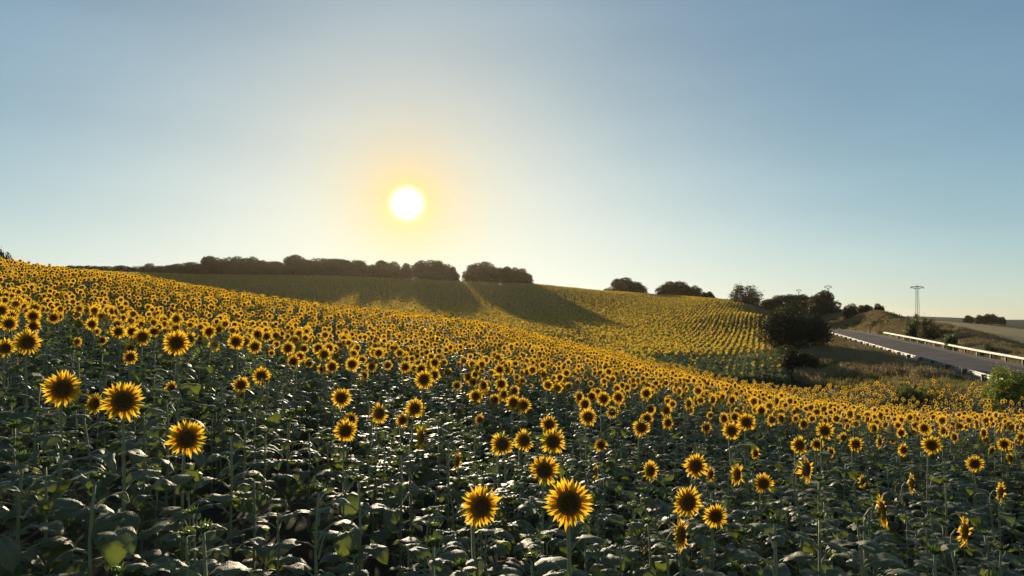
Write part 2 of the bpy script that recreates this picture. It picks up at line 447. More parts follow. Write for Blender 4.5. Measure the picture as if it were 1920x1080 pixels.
def build_ground():
    radii = np.concatenate([[0.0], np.geomspace(0.6, 5000, 230)])
    ths = np.concatenate([np.linspace(-48, 48, 330), np.linspace(52, 308, 50)]) * math.pi / 180
    rr, tt = np.meshgrid(radii[1:], ths, indexing='ij')
    x = (rr * np.sin(tt)).ravel(); y = (rr * np.cos(tt)).ravel()
    z = ground(x, y)
    verts = np.stack([x, y, z], -1)
    nr, nt = rr.shape
    i = np.arange(nr - 1)[:, None] * nt; k = np.arange(nt)[None]
    k2 = (k + 1) % nt
    faces = np.stack([i + k, i + nt + k, i + nt + k2, i + k2], -1).reshape(-1, 4)
    me = bpy.data.meshes.new('ground')
    centre = len(verts)
    verts = np.vstack([verts, [[0, 0, gz(0, 0.1)]]])
    fl = [tuple(f) for f in faces[:, ::-1].tolist()] + [(centre, (q + 1) % nt, q) for q in range(nt)]
    me.from_pydata(verts.tolist(), [], fl)
    # which cover grows where
    cx = verts[:, 0]; cy = verts[:, 1]
    cover = np.zeros(len(verts))
    cover[(cx > 24.2) & (cy > 5)] = 1.0
    far = cy > 100
    cover[far & (cx > 0.335 * cy - 1.0)] = 1.0
    bank_line = np.hypot(cx, cy) > 110
    cover[(cx > 0.54 * cy) & bank_line & (cx > rail_edge(cy) + 20)] = 2.0
    cover[(cx > 0.50 * cy) & (cy > 545)] = 3.0
    att = me.attributes.new('cover', 'FLOAT', 'POINT')
    att.data.foreach_set('value', cover)
    me.polygons.foreach_set('use_smooth', np.ones(len(me.polygons), bool))
    m, n, l = new_mat('ground_cover')
    out = n.new('ShaderNodeOutputMaterial'); p = n.new('ShaderNodeBsdfPrincipled')
    p.inputs['Roughness'].default_value = 0.95; p.inputs['Specular IOR Level'].default_value = 0.15
    a = n.new('ShaderNodeAttribute'); a.attribute_name = 'cover'
    tc = n.new('ShaderNodeTexCoord')
    n1 = n.new('ShaderNodeTexNoise'); n1.inputs['Scale'].default_value = 0.8; n1.inputs['Detail'].default_value = 8
    l.new(tc.outputs['Object'], n1.inputs['Vector'])
    n2 = n.new('ShaderNodeTexNoise'); n2.inputs['Scale'].default_value = 0.12; n2.inputs['Detail'].default_value = 5
    l.new(tc.outputs['Object'], n2.inputs['Vector'])
    def mix(fac, c1, c2, lo=0.38, hi=0.62):
        r_ = n.new('ShaderNodeMapRange'); r_.inputs['From Min'].default_value = lo; r_.inputs['From Max'].default_value = hi
        l.new(fac, r_.inputs['Value'])
        x_ = n.new('ShaderNodeMix'); x_.data_type = 'RGBA'
        l.new(r_.outputs[0], x_.inputs[0])
        for s_, c_ in ((6, c1), (7, c2)):
            if isinstance(c_, tuple): x_.inputs[s_].default_value = (*c_, 1)
            else: l.new(c_, x_.inputs[s_])
        return x_.outputs[2]
    soil = mix(n1.outputs['Fac'], (0.050, 0.038, 0.022), (0.085, 0.062, 0.036))
    grass = mix(n2.outputs['Fac'], mix(n1.outputs['Fac'], (0.075, 0.070, 0.028), (0.13, 0.105, 0.045)), mix(n1.outputs['Fac'], (0.17, 0.12, 0.055), (0.27, 0.20, 0.10)))
    stub = mix(n2.outputs['Fac'], (0.44, 0.26, 0.09), (0.62, 0.38, 0.14))
    c01 = mix(a.outputs['Fac'], soil, grass, 0.3, 0.7)
    c12 = mix(a.outputs['Fac'], c01, stub, 1.3, 1.7)
    c23 = mix(a.outputs['Fac'], c12, mix(n2.outputs['Fac'], (0.035, 0.038, 0.018), (0.06, 0.055, 0.03)), 2.3, 2.7)
    l.new(c23, p.inputs['Base Color'])
    b = n.new('ShaderNodeBump'); b.inputs['Strength'].default_value = 0.6; b.inputs['Distance'].default_value = 0.15
    l.new(n1.outputs['Fac'], b.inputs['Height']); l.new(b.outputs[0], p.inputs['Normal'])
    l.new(p.outputs[0], out.inputs['Surface'])
    me.materials.append(m)
    o = link('ground', me)
    tag(o, kind='structure')
    return o
def rail_edge(y): return 30.0 + 0.2875 * (y - 48.0)
build_ground()

# ------------------------------------------------------------------ road
def ribbon(name, off0, off1, dz, mat, y0=14.0, y1=178.0, step=2.0):
    ys = np.arange(y0, y1 + 0.1, step)
    mb = MB(); v = []; f = []
    for y in ys:
        for o_ in (off0, off1):
            p = road_pt(y, o_); v.append((p[0], p[1], p[2] + dz))
    for i in range(len(ys) - 1):
        f.append((2 * i, 2 * i + 1, 2 * i + 3, 2 * i + 2))
    mb.add(v, f)
    return tag(link(name, mb.mesh(name, [mat])), kind='structure')
ribbon('road_shoulder', -0.1, 9.0, 0.010, MAT['gravel'])
ribbon('road', 0.75, 7.75, 0.030, MAT['asphalt'])
ribbon('road_marking', 7.32, 7.44, 0.036, MAT['paint'], 60)
ribbon('road_marking', 1.05, 1.17, 0.036, MAT['paint'], 60)

def w_beam(L):
    prof = [(0.0, 0.155), (0.035, 0.13), (0.08, 0.11), (0.08, 0.055), (0.01, 0.025), (0.01, -0.025), (0.08, -0.055), (0.08, -0.11), (0.035, -0.13), (0.0, -0.155)]
    v, f = [], []
    th = 0.012
    for y in (0, L):
        for q, (x, z) in enumerate(prof): v.append((x, y, z))
        for q, (x, z) in enumerate(prof): v.append((x + th, y, z + (th if q == 0 else -th if q == len(prof) - 1 else 0)))
    n = len(prof)
    for q in range(n - 1):
        f.append((q, q + 1, 2 * n + q + 1, 2 * n + q))
        f.append((n + q, 3 * n + q, 3 * n + q + 1, n + q + 1))
    f.append((0, 2 * n, 3 * n, n)); f.append((n - 1, 2 * n - 1, 4 * n - 1, 3 * n - 1))
    f.append(tuple(range(n)) + tuple(reversed(range(n, 2 * n))))
    return v, f
_b = MB(); _b.add(*w_beam(1.0)); BEAM = _b.mesh('beam', [MAT['zinc']], smooth=False)
_b = MB()
for bx_ in (box(-0.07, 0.07, -0.08, -0.07, -0.6, 0.74), box(-0.07, -0.06, -0.07, 0.08, -0.6, 0.74), box(0.06, 0.07, -0.07, 0.08, -0.6, 0.74)): _b.add(*bx_)
POST = _b.mesh('post', [MAT['postmetal']], smooth=False)
_b = MB(); _b.add(*box(-0.075, 0.075, -0.09, 0.09, -0.12, 0.12)); _b.add(*box(-0.10, 0.10, -0.05, 0.05, 0.12, 0.135)); SPACER = _b.mesh('spacer', [MAT['postmetal']], smooth=False)
def guard_rail(ylist, off, side, label):
    """side -1: posts on the field side of the beam, +1: posts on the far side"""
    p0 = road_pt(ylist[0], off)
    root = link('guard_rail', None, loc=p0)
    tag(root, label, 'guard rail', 'guard rails along the road')
    for a, b in zip(ylist[:-1], ylist[1:]):
        A = road_pt(a, off); B = road_pt(b, off)
        d = B - A; L = float(np.linalg.norm(d)); az = -math.atan2(d[0], d[1]); el = math.asin(d[2] / L)
        zoff = 0.60
        flip = 0.0 if side < 0 else math.pi
        if side < 0:
            link('beam', BEAM, root, A - p0 + np.array([0, 0, zoff]), (el, 0, az), (1, L + 0.02, 0.95))
        else:
            link('beam', BEAM, root, B - p0 + np.array([0, 0, zoff]), (-el, 0, az + math.pi), (1, L + 0.02, 0.72))
        q = A + np.array([math.cos(az), math.sin(az), 0]) * (-0.30 if side < 0 else 0.30)
        po = link('post', POST, root, q - p0, (0, 0, az), (1, 1, 1))
        link('spacer', SPACER, po, (0.14 * -side, 0, 0.60), (0, 0, 0), (1.1, 1, 1))
    return root
ys = [16.0]
while ys[-1] < 150: ys.append(ys[-1] + 4.0 / math.hypot(1, rail_x(ys[-1] + .5) - rail_x(ys[-1] - .5)))
guard_rail(ys, 0.10, -1, 'long steel guard rail with dark posts on the field side of the road')
ys2 = [y for y in ys if 36 < y < 121]
g2 = guard_rail(ys2, 8.35, 1, 'pale steel guard rail on the far side of the road below the grassy bank')

# ------------------------------------------------------------------ trees and bushes
def make_crown(seed, n_clump, n_leaf, leaf, flat=0.55, spiky=0.0, low=0.0):
    """unit crown: about 1 wide, 1 high above its base"""
    r = np.random.default_rng(seed)
    clumps = []
    for _ in range(n_clump):
        a = r.uniform(0, 2 * math.pi); q = math.sqrt(r.uniform(0, 1)) * 0.36
        top = 1.0 - 0.9 * (q / 0.5) ** 2 * flat
        z = r.uniform(low + 0.12, max(top - 0.12, low + 0.2))
        clumps.append((q * math.cos(a), q * math.sin(a), z, r.uniform(0.11, 0.19)))
    for a in np.linspace(0, 2 * math.pi, 9)[:-1]:
        clumps.append((0.33 * math.cos(a + seed), 0.33 * math.sin(a + seed), low + r.uniform(0.14, 0.45), r.uniform(0.13, 0.18)))
    cl = np.array(clumps)
    pick = r.choice(len(cl), n_leaf, p=cl[:, 3] ** 2 / (cl[:, 3] ** 2).sum())
    d = r.normal(size=(n_leaf, 3)); d /= np.linalg.norm(d, axis=1)[:, None]
    rad = r.uniform(0.35, 1.0, n_leaf) ** 0.5
    stray = r.uniform(0, 1, n_leaf) < 0.06
    rad[stray] *= r.uniform(1.05, 1.35 + spiky, stray.sum())
    c = cl[pick, :3] + d * (cl[pick, 3] * rad)[:, None] * np.array([1, 1, 1.15])
    c[:, 2] = np.maximum(c[:, 2], low + 0.01 + 0.05 * r.uniform(0, 1, n_leaf))
    nrm = d + r.normal(size=(n_leaf, 3)) * 0.7; nrm /= np.linalg.norm(nrm, axis=1)[:, None]
    t = np.cross(nrm, r.normal(size=(n_leaf, 3))); t /= np.linalg.norm(t, axis=1)[:, None]
    b = np.cross(nrm, t)
    s = leaf * r.uniform(0.6, 1.4, n_leaf)[:, None]
    v = np.stack([c - t * s, c + b * s * 0.55 + nrm * s * 0.15, c + t * s, c - b * s * 0.55 + nrm * s * 0.15], 1).reshape(-1, 3)
    f = np.arange(n_leaf * 4).reshape(-1, 4)
    return v, f, cl
def make_tree(seed, n_clump, n_leaf, leaf, mat, low=0.0, flat=0.55, spiky=0.0):
    v, f, cl = make_crown(seed, n_clump, n_leaf, leaf, flat, spiky, low)
    crown = bpy.data.meshes.new('crown')
    crown.from_pydata(v.tolist(), [], f.tolist())
    crown.materials.append(mat)
    mb = MB()
    mb.add(*tube([(0, 0, -0.08), (0.01, 0, 0.12), (0.0, 0.015, 0.3), (0.02, 0.0, 0.55)], [0.045, 0.035, 0.028, 0.012], 8))
    for c in cl[:10]:
        mid = (c[0] * 0.45, c[1] * 0.45, 0.15 + 0.45 * (c[2] - 0.15))
        mb.add(*tube([(0, 0, 0.15 + 0.1 * random.random()), mid, (c[0], c[1], c[2])], [0.02, 0.013, 0.005], 5))
    return crown, mb.mesh('trunk', [MAT['bark']])
OAKS = [make_tree(s, 34, 13000, 0.025, MAT['oak'], flat=fl) for s, fl in ((3, 0.55), (8, 0.75), (13, 0.9), (21, 0.65), (34, 0.8))]
BIGOAK = make_tree(55, 34, 22000, 0.0135, MAT['darkoak'], low=0.12, flat=0.75, spiky=0.5)
SPIKY = make_tree(77, 22, 6000, 0.022, MAT['oak'], flat=1.1, spiky=0.9)
DARKBUSH = make_tree(17, 24, 9000, 0.024, MAT['darkoak'], flat=0.7)
BUSH = [make_tree(s, 22, 6500, 0.026, MAT['weed'], flat=0.7) for s in (5, 6, 9)]
LIGHT = make_tree(91, 30, 16000, 0.018, MAT['shrub'], flat=0.6, spiky=0.3)
def put_tree(kind, u, vtop, wpx, d, label, group=None, name='oak_tree', cat='tree', rz=None, depth=1.0, sink=0.15):
    x = (u - 960) / FOC * d / 1.0
    g = gz(x, d)
    top = at(u, vtop, d)[2]
    h = (max(top - g, 0.6) + sink) * (1.08 if name == 'oak_tree' else 1.0); w = wpx / FOC * d
    root = link(name, None, loc=(x, d, g - sink), rot=(0, 0, rz if rz is not None else random.uniform(0, 6.28)), scl=(w, w * depth, h))
    tag(root, label, cat, group)
    link('trunk', kind[1], root); link('crown', kind[0], root)
    return root
k = 0
ORD = ['first', 'second', 'third', 'fourth', 'fifth', 'sixth', 'seventh', 'eighth', 'ninth', 'tenth', 'eleventh']
GC = 'oaks along the hill crest'
for u, vt, w, d in [(140, 497, 46, 275), (168, 496, 44, 275), (198, 498, 44, 272), (228, 499, 44, 270), (252, 499, 36, 268), (305, 497, 44, 262), (335, 492, 46, 258)]:
    put_tree(OAKS[k % 5], u, vt, w * 1.35, d, ORD[k] + ' low dark oak from the left in the far tree band above the slope', 'low oaks behind the left slope'); k += 1
put_tree(OAKS[2], 278, 492, 34, 262, 'small round oak poking above the low tree band on the left', GC)
for u, vt, w, d in [(362, 488, 48, 252), (395, 484, 52, 250), (428, 482, 52, 248), (462, 481, 54, 248), (495, 485, 50, 246), (525, 486, 50, 246), (556, 482, 54, 245), (590, 483, 50, 244), (622, 484, 50, 243), (652, 482, 54, 242), (685, 485, 50, 241)]:
    put_tree(OAKS[k % 5], u, vt + (k * 7 % 5) - 2, w * 1.45, d, ORD[k - 7] + ' dark oak from the left in the unbroken wooded stretch of the crest', 'oaks of the wooded crest'); k += 1
put_tree(OAKS[1], 722, 484, 62, 240, 'dark oak on the crest just left of the sun, ending the wooded stretch', GC)
put_tree(OAKS[2], 755, 491, 44, 239, 'lower oak in the dip straight below the sun', GC)
put_tree(OAKS[0], 808, 485, 84, 238, 'broad domed oak on the crest just right of the sun', GC)
put_tree(OAKS[3], 848, 502, 32, 237, 'small oak at the right foot of the domed oak, beside the sky gap', GC)
put_tree(OAKS[4], 903, 490, 80, 236, 'wide domed oak on the crest right of the sky gap', GC)
put_tree(OAKS[1], 950, 496, 54, 236, 'oak with ragged top between the wide domed oak and the last crest tree', GC)
put_tree(OAKS[2], 980, 501, 42, 236, 'last sloping oak at the right end of the crest wood', GC)
put_tree(OAKS[3], 1172, 523, 88, 262, 'flat wide oak standing alone on the bare crest line', GC)
put_tree(OAKS[0], 1265, 525, 72, 245, 'rounded oak standing above the planted rows', GC)
put_tree(OAKS[4], 1303, 535, 34, 243, 'smaller oak leaning against the rounded oak above the planted rows', GC)
put_tree(OAKS[1], 1327, 544, 28, 242, 'low round bush-like oak at the skyline right of the rounded oak', GC)
put_tree(SPIKY, 1398, 530, 66, 205, 'spiky topped dark tree at the upper corner of the planted rows', GC)
put_tree(OAKS[2], 1462, 551, 76, 205, 'dark oak partly behind the big roadside oak', 'oaks beyond the road bend')
put_tree(OAKS[0], 1495, 550, 66, 208, 'dark oak in front of the faint far mast', 'oaks beyond the road bend')
put_tree(OAKS[3], 1543, 548, 68, 186, 'round dark oak right above the road bend, below the nearer Y mast', 'oaks beyond the road bend')
put_tree(OAKS[4], 1596, 569, 34, 165, 'low oak scrub on the bank crest, leftmost of three', 'scrub on the bank crest')
put_tree(OAKS[1], 1622, 568, 32, 165, 'low oak scrub on the bank crest, middle of three', 'scrub on the bank crest')
put_tree(OAKS[2], 1647, 567, 22, 152, 'small upright oak on the bank crest beside the fence posts', 'scrub on the bank crest')
put_tree(BIGOAK, 1489, 558, 146, 78, 'big dark holm oak between the planted rows and the road', None, rz=0.6)
put_tree(DARKBUSH, 1497, 640, 78, 66, 'dark rounded bush at the foot of the big holm oak', 'verge bushes', 'bush', 'bush')
put_tree(BUSH[1], 1712, 580, 34, 104, 'dark bush on the bank in front of the pylon foot', 'bushes on the bank', 'bush', 'bush')
put_tree(SPIKY, 1741, 586, 44, 97, 'spiky dark bush on the bank right of the pylon', 'bushes on the bank', 'bush', 'bush')
put_tree(BUSH[2], 1783, 616, 26, 84, 'small dark bush on the bank at the corner of the stubble field', 'bushes on the bank', 'bush', 'bush')
put_tree(BUSH[0], 1852, 638, 34, 74, 'low dark bush above the far guard rail near the right edge', 'bushes on the bank', 'bush', 'bush')
put_tree(BUSH[1], 1912, 655, 36, 68, 'low dark bush above the far guard rail at the picture edge', 'bushes on the bank', 'bush', 'bush')
put_tree(BUSH[2], 1706, 703, 92, 41, 'dark green bush at the edge of the sunflowers below the guard rail', 'verge bushes', 'bush', 'bush', depth=0.6)
put_tree(LIGHT, 1893, 690, 116, 35, 'bright yellow green shrub at the right edge hiding the rail end', None, 'shrub', 'shrub')
for u, vt, w, lab in [(1815, 592, 22, 'first round tree from the left in the far tree row beyond the stubble'), (1838, 590, 22, 'second tree from the left in the far tree row beyond the stubble'),
                 (1856, 587, 28, 'tallest tree of the far tree row beyond the stubble'), (1876, 592, 18, 'small last tree of the far tree row beyond the stubble')]:
    put_tree(OAKS[k % 5], u, vt, w, 560, lab, 'far tree row on the horizon'); k += 1
put_tree(OAKS[1], -4, 456, 52, 62, 'dark tree top just showing over the sunflowers at the left edge', None, sink=0.3)

# ------------------------------------------------------------------ pylon, masts, fence
def lattice_pylon(u, vtop, d, arm, label):
    x = (u - 960) / FOC * d; g = gz(x, d); H = at(u, vtop, d)[2] - g
    root = link('lattice_pylon', None, loc=(x, d, g), rot=(0, 0, R(8)))
    tag(root, label, 'pylon')
    b, t = 0.44, 0.26
    for sx in (-1, 1):
        for sy in (-1, 1):
            m = MB(); m.add(*tube([(sx * b, sy * b, -0.3), (sx * t, sy * t, H)], [0.05, 0.04], 4)); link('leg', m.mesh('leg', [MAT['lattice']], False), root)
    m = MB(); nlev = 11
    for i in range(nlev):
        z0, z1 = H * i / nlev, H * (i + 1) / nlev
        w0 = b + (t - b) * i / nlev; w1 = b + (t - b) * (i + 1) / nlev
        s = 1 if i % 2 else -1
        for (ax, ay, bx2, by2) in ((-1, -1, 1, -1), (1, -1, 1, 1), (1, 1, -1, 1), (-1, 1, -1, -1)):
            if s > 0: ax, ay, bx2, by2 = bx2, by2, ax, ay
            m.add(*tube([(ax * w0, ay * w0, z0), (bx2 * w1, by2 * w1, z1)], [0.024, 0.024], 4))
    tag(link('bracing', m.mesh('bracing', [MAT['lattice']], False), root), kind='stuff')
    m = MB()
    for sy in (-0.3, 0.3):
        m.add(*tube([(-arm, 0, H - 0.15), (0, sy, H - 0.05), (arm, 0, H - 0.15)], [0.09, 0.11, 0.09], 4))
        m.add(*tube([(-arm, 0, H - 0.2), (-t, sy, H - 0.75), ], [0.06, 0.06], 4)); m.add(*tube([(arm, 0, H - 0.2), (t, sy, H - 0.75)], [0.06, 0.06], 4))
    link('crossarm', m.mesh('crossarm', [MAT['lattice']], False), root)
    for px in (-arm + 0.1, 0.0, arm - 0.1):
        m = MB(); up = 1 if px == 0 else -1
        m.add(*tube([(0, 0, 0), (0, 0, 0.1 * up), (0, 0, 0.2 * up), (0, 0, 0.3 * up), (0, 0, 0.45 * up)], [0.03, 0.12, 0.06, 0.12, 0.03], 8))
        link('insulator', m.mesh('insulator', [MAT['glass']]), root, (px, 0, H + (0.05 if px == 0 else -0.22)))
lattice_pylon(1720, 537, 215, 2.05, 'grey lattice power pylon with a short crossarm rising behind the bank')
def y_mast(u, vtop, wpx, d, label):
    x = (u - 960) / FOC * d; g = gz(x, d); H = at(u, vtop, d)[2] - g; a = wpx / 2 / FOC * d
    root = link('power_mast', None, loc=(x, d, g)); tag(root, label, 'mast', 'far power masts')
    m = MB(); m.add(*tube([(0, 0, -0.3), (0, 0, H * 0.6), (0, 0, H - a * 0.75)], [0.42, 0.3, 0.24], 4)); link('pole', m.mesh('pole', [MAT['lattice']], False), root)
    m = MB(); arc = [(a * math.sin(q), 0, H - a * 0.28 * (1 - math.cos(q)) * 1.6) for q in np.linspace(-1.35, 1.35, 9)]
    m.add(*tube(arc, [0.13] * 9, 4))
    for s in (-1, 1):
        m.add(*tube([(0, 0, H - a * 0.78), (s * a * 0.85, 0, H - a * 0.27)], [0.13, 0.1], 4))
    link('crossarm', m.mesh('crossarm', [MAT['lattice']], False), root)
    for px in (-0.85, 0, 0.85):
        m = MB(); m.add(*tube([(0, 0, 0), (0, 0, -0.25), (0, 0, -0.5)], [0.05, 0.14, 0.05], 6))
        link('insulator', m.mesh('insulator', [MAT['glass']]), root, (px * a, 0, H - (0.1 if px == 0 else a * 0.27)))
y_mast(1553, 536, 14, 330, 'Y shaped power mast with arched top above the round oak')
y_mast(1498, 543, 10, 470, 'faint farther power mast with arched top above the dark oaks')
fx = [(1655, 577, 152), (1664, 578, 149), (1676, 579, 145), (1686, 580, 141), (1700, 582, 137), (1690, 580, 139)]
fr = None; prev = None
FP = sorted([(u, d) for u, _, d in fx])
for u, d in FP:
    x = (u - 960) / FOC * d; g = gz(x, d)
    if fr is None:
        fr = link('wire_fence', None, loc=(x, d, g)); tag(fr, 'thin wooden fence posts with wire on the bank crest left of the pylon', 'fence'); o0 = np.array([x, d, g])
    lean = random.uniform(-0.08, 0.08)
    m = MB(); m.add(*tube([(0, 0, -0.3), (lean * 0.5, 0, 0.7), (lean, 0, 1.35)], [0.075, 0.07, 0.06], 6)); p = np.array([x, d, g])
    link('post', m.mesh('post', [MAT['wood']]), fr, p - o0)
    if prev is not None:
        for hz in (0.5, 0.9, 1.2):
            m = MB(); m.add(*tube([prev - o0 + np.array([0, 0, hz]), (prev + p) / 2 - o0 + np.array([0, 0, hz - 0.04]), p - o0 + np.array([0, 0, hz])], [0.008] * 3, 4))
            link('wire', m.mesh('wire', [MAT['postmetal']]), fr)
    prev = p

# ------------------------------------------------------------------ sunflower pieces (unit meshes)
def leaf_geo(seed, ns=12, nt=6, pet=True):
    """petiole from the stem at the origin along +x, then a drooping heart-shaped blade; blade about 1 long"""
    r = np.random.default_rng(seed)
    droop = r.uniform(0.3, 1.5); rise = r.uniform(0.05, 0.6); fold = r.uniform(0.05, 0.55); twist = r.uniform(-0.6, 0.6); wave = r.uniform(0.02, 0.07)
    PL = r.uniform(0.45, 0.75)
    verts, faces, al = [], [], []
    # petiole
    pp = [(0, 0, 0), (PL * 0.4, 0, rise * PL * 0.65), (PL * 0.8, 0, rise * PL * 0.95), (PL, 0, rise * PL)]
    x0, z0 = pp[-1][0], pp[-1][2]
    # midrib
    ang = rise * 0.3
    mid = [(x0, z0)]; angs = [ang]
    for i in range(ns):
        ang -= droop / ns
        mid.append((mid[-1][0] + math.cos(ang) / ns, mid[-1][1] + math.sin(ang) / ns)); angs.append(ang)
    for i in range(ns + 1):
        s = i / ns
        w = 0.37 * (math.sin(math.pi * min(1, (s * 0.93 + 0.07)) ** 0.62)) ** 0.85 if s < 1 else 0.0
        for j in range(-nt // 2, nt // 2 + 1):
            t = j / (nt / 2)
            back = 0.16 * abs(t) ** 1.5 * max(0, 1 - s * 2.6)
            y = w * t
            al.append((s, t))
            dz = fold * w * abs(t) * 1.0 - 0.35 * w * abs(t) ** 2.2 + wave * math.sin(s * 9 + 3 * t + seed) * abs(t) + twist * w * t * s + (0.020 * math.cos((s - 0.28 * abs(t)) * 26) * min(1, abs(t) * 2.2) * (1 - s) if ns > 6 else 0)
            nx, nz = -math.sin(angs[i]), math.cos(angs[i])
            verts.append((mid[i][0] - back * math.cos(angs[i]) + nx * dz, y, mid[i][1] - back * math.sin(angs[i]) + nz * dz))
    m = nt + 1
    for i in range(ns):
        for j in range(nt):
            faces.append((i * m + j, i * m + j + 1, (i + 1) * m + j + 1, (i + 1) * m + j))
    nb = len(faces)
    if pet:
        tv, tf = tube(pp, [0.036, 0.028, 0.024, 0.022], 5, cap=False)
        o = len(verts)
        verts += tv; al += [(0.5, 0.5)] * len(tv); faces += [tuple(i + o for i in f) for f in tf]
    return verts, faces, nb, al
def petal_geo(seed, n=5):
    r = np.random.default_rng(seed)
    curl = r.uniform(-0.45, 0.40); side = r.uniform(-0.22, 0.22); wid = r.uniform(0.095, 0.135); L = r.uniform(0.46, 0.64); roll = r.uniform(-0.8, 0.8)
    prof = [0.5, 0.92, 1.0, 0.86, 0.5, 0.0] if n == 5 else [0.55, 1.0, 0.0]
    v, f, al = [], [], []
    for i in range(n + 1):
        s = i / n
        w = wid * prof[i] * 0.6
        for t in (-1, 0, 1):
            v.append((w * t * math.cos(roll * s) + side * s * s * L, curl * s ** 2.2 * L + (0.030 if t == 0 else 0.0) - 0.05 * s + w * t * math.sin(roll * s), s * L))
            al.append(s)
    for i in range(n):
        for j in range(2):
            a = i * 3 + j
            f.append((a, a + 1, a + 4, a + 3))
    return v, f, al
def disc_geo(seg=20):
    prof = [(0.0, -0.035), (0.12, -0.05), (0.26, -0.085), (0.38, -0.09), (0.45, -0.06), (0.475, 0.0), (0.46, 0.04)]
    v = [(0, prof[0][1], 0)]; f = []; al = [0.0]
    for (r_, y) in prof[1:]:
        for k_ in range(seg):
            a = 2 * math.pi * k_ / seg
            v.append((r_ * math.cos(a), y, r_ * math.sin(a))); al.append(r_ / 0.475)
    for k_ in range(seg): f.append((0, 1 + k_, 1 + (k_ + 1) % seg))
    for i in range(len(prof) - 2):
        for k_ in range(seg):
            a = 1 + i * seg
            f.append((a + k_, a + seg + k_, a + seg + (k_ + 1) % seg, a + (k_ + 1) % seg))
    return v, f, al
def calyx_geo(seed, nb=18, seg=16, spread=1.0, blen=0.36):
    r = np.random.default_rng(seed)
    prof = [(0.47, 0.03), (0.47, 0.10), (0.38, 0.22), (0.22, 0.31), (0.07, 0.40)]
    v, f = [], []
    for (r_, y) in prof:
        for k_ in range(seg):
            a = 2 * math.pi * k_ / seg
            v.append((r_ * math.cos(a), y, r_ * math.sin(a)))
    for i in range(len(prof) - 1):
        for k_ in range(seg):
            f.append((i * seg + k_, i * seg + (k_ + 1) % seg, (i + 1) * seg + (k_ + 1) % seg, (i + 1) * seg + k_))
    for q in range(nb):
        a = 2 * math.pi * (q + r.uniform(-.3, .3)) / nb
        rd = np.array([math.cos(a), 0, math.sin(a)]); tg = np.array([-math.sin(a), 0, math.cos(a)]); ax = np.array([0, 1.0, 0])
        L = blen * r.uniform(0.7, 1.25); w = 0.075; bend = r.uniform(-0.25, 0.35) * spread
        p0 = rd * 0.44 + ax * 0.10; p1 = rd * (0.44 + L * 0.55) + ax * (0.10 + bend * L * 0.4); p2 = rd * (0.44 + L) + ax * (0.10 + bend * L * 1.4)
        o = len(v)
        v += [tuple(p0 - tg * w), tuple(p0 + tg * w), tuple(p1 + tg * w * 0.75), tuple(p1 - tg * w * 0.75), tuple(p2)]
        f += [(o, o + 1, o + 2, o + 3), (o + 3, o + 2, o + 4)]
    return v, f
def bud_geo(seed):
    """closed flower bud: green button wrapped in upright pointed bracts, opening upwards"""
    r = np.random.default_rng(seed)
    v, f = [], []
    seg = 10
    prof = [(0.10, -0.35), (0.42, -0.15), (0.50, 0.08), (0.36, 0.26), (0.0, 0.32)]
    for (r_, z) in prof:
        for k_ in range(seg):
            a = 2 * math.pi * k_ / seg
            v.append((r_ * math.cos(a), r_ * math.sin(a), z))
    for i in range(len(prof) - 1):
        for k_ in range(seg):
            f.append((i * seg + k_, i * seg + (k_ + 1) % seg, (i + 1) * seg + (k_ + 1) % seg, (i + 1) * seg + k_))
    for q in range(26):
        a = q * 2.4; lev = q / 26
        rd = np.array([math.cos(a), math.sin(a), 0]); tg = np.array([-math.sin(a), math.cos(a), 0]); up = np.array([0, 0, 1.0])
        L = r.uniform(0.55, 0.95); open_ = r.uniform(0.25, 0.9)
        p0 = rd * 0.44 + up * (-0.15 + 0.2 * lev); p1 = p0 + (rd * open_ + up * 0.6) * L * 0.5; p2 = p1 + (rd * (open_ - 0.35) + up * 0.7) * L * 0.55; w = 0.13
        o = len(v)
        v += [tuple(p0 - tg * w), tuple(p0 + tg * w), tuple(p1 + tg * w * 0.7), tuple(p1 - tg * w * 0.7), tuple(p2)]
        f += [(o, o + 1, o + 2, o + 3), (o + 3, o + 2, o + 4)]
    return v, f

def mk(geo, name, mats, smooth=True, split=None):
    mb = MB(); mb.add(geo[0], geo[1], 0, geo[2] if len(geo) > 2 else None)
    me = mb.mesh(name, mats, smooth)
    return me
NLEAF = 12
LEAF_GEO = [leaf_geo(100 + i) for i in range(NLEAF)]
LEAF_LO = [leaf_geo(100 + i, 3, 2, False) for i in range(NLEAF)]
def leaf_mesh(g, name='leaf'):
    mb = MB(); mb.add(g[0], g[1], 0, g[3])
    for i in range(g[2], len(g[1])): mb.m[i] = 1
    return mb.mesh(name, [MAT['leaf'], MAT['stem']])
LEAF_ME = [leaf_mesh(g) for g in LEAF_GEO]
PETAL_GEO = [petal_geo(200 + i) for i in range(10)]
PETAL_ME = [mk(g, 'petal', [MAT['petal']]) for g in PETAL_GEO]
PETAL_LO = [petal_geo(200 + i, 2) for i in range(10)]
DISC_ME = mk(disc_geo(), 'flower_head', [MAT['disc']])
CALYX_GEO = [calyx_geo(300 + i) for i in range(3)]
CALYX_ME = [mk(g, 'calyx', [MAT['calyx']]) for g in CALYX_GEO]
BUD_GEO = [bud_geo(400 + i) for i in range(3)]
BUD_ME = [mk(g, 'bud', [MAT['calyx']]) for g in BUD_GEO]

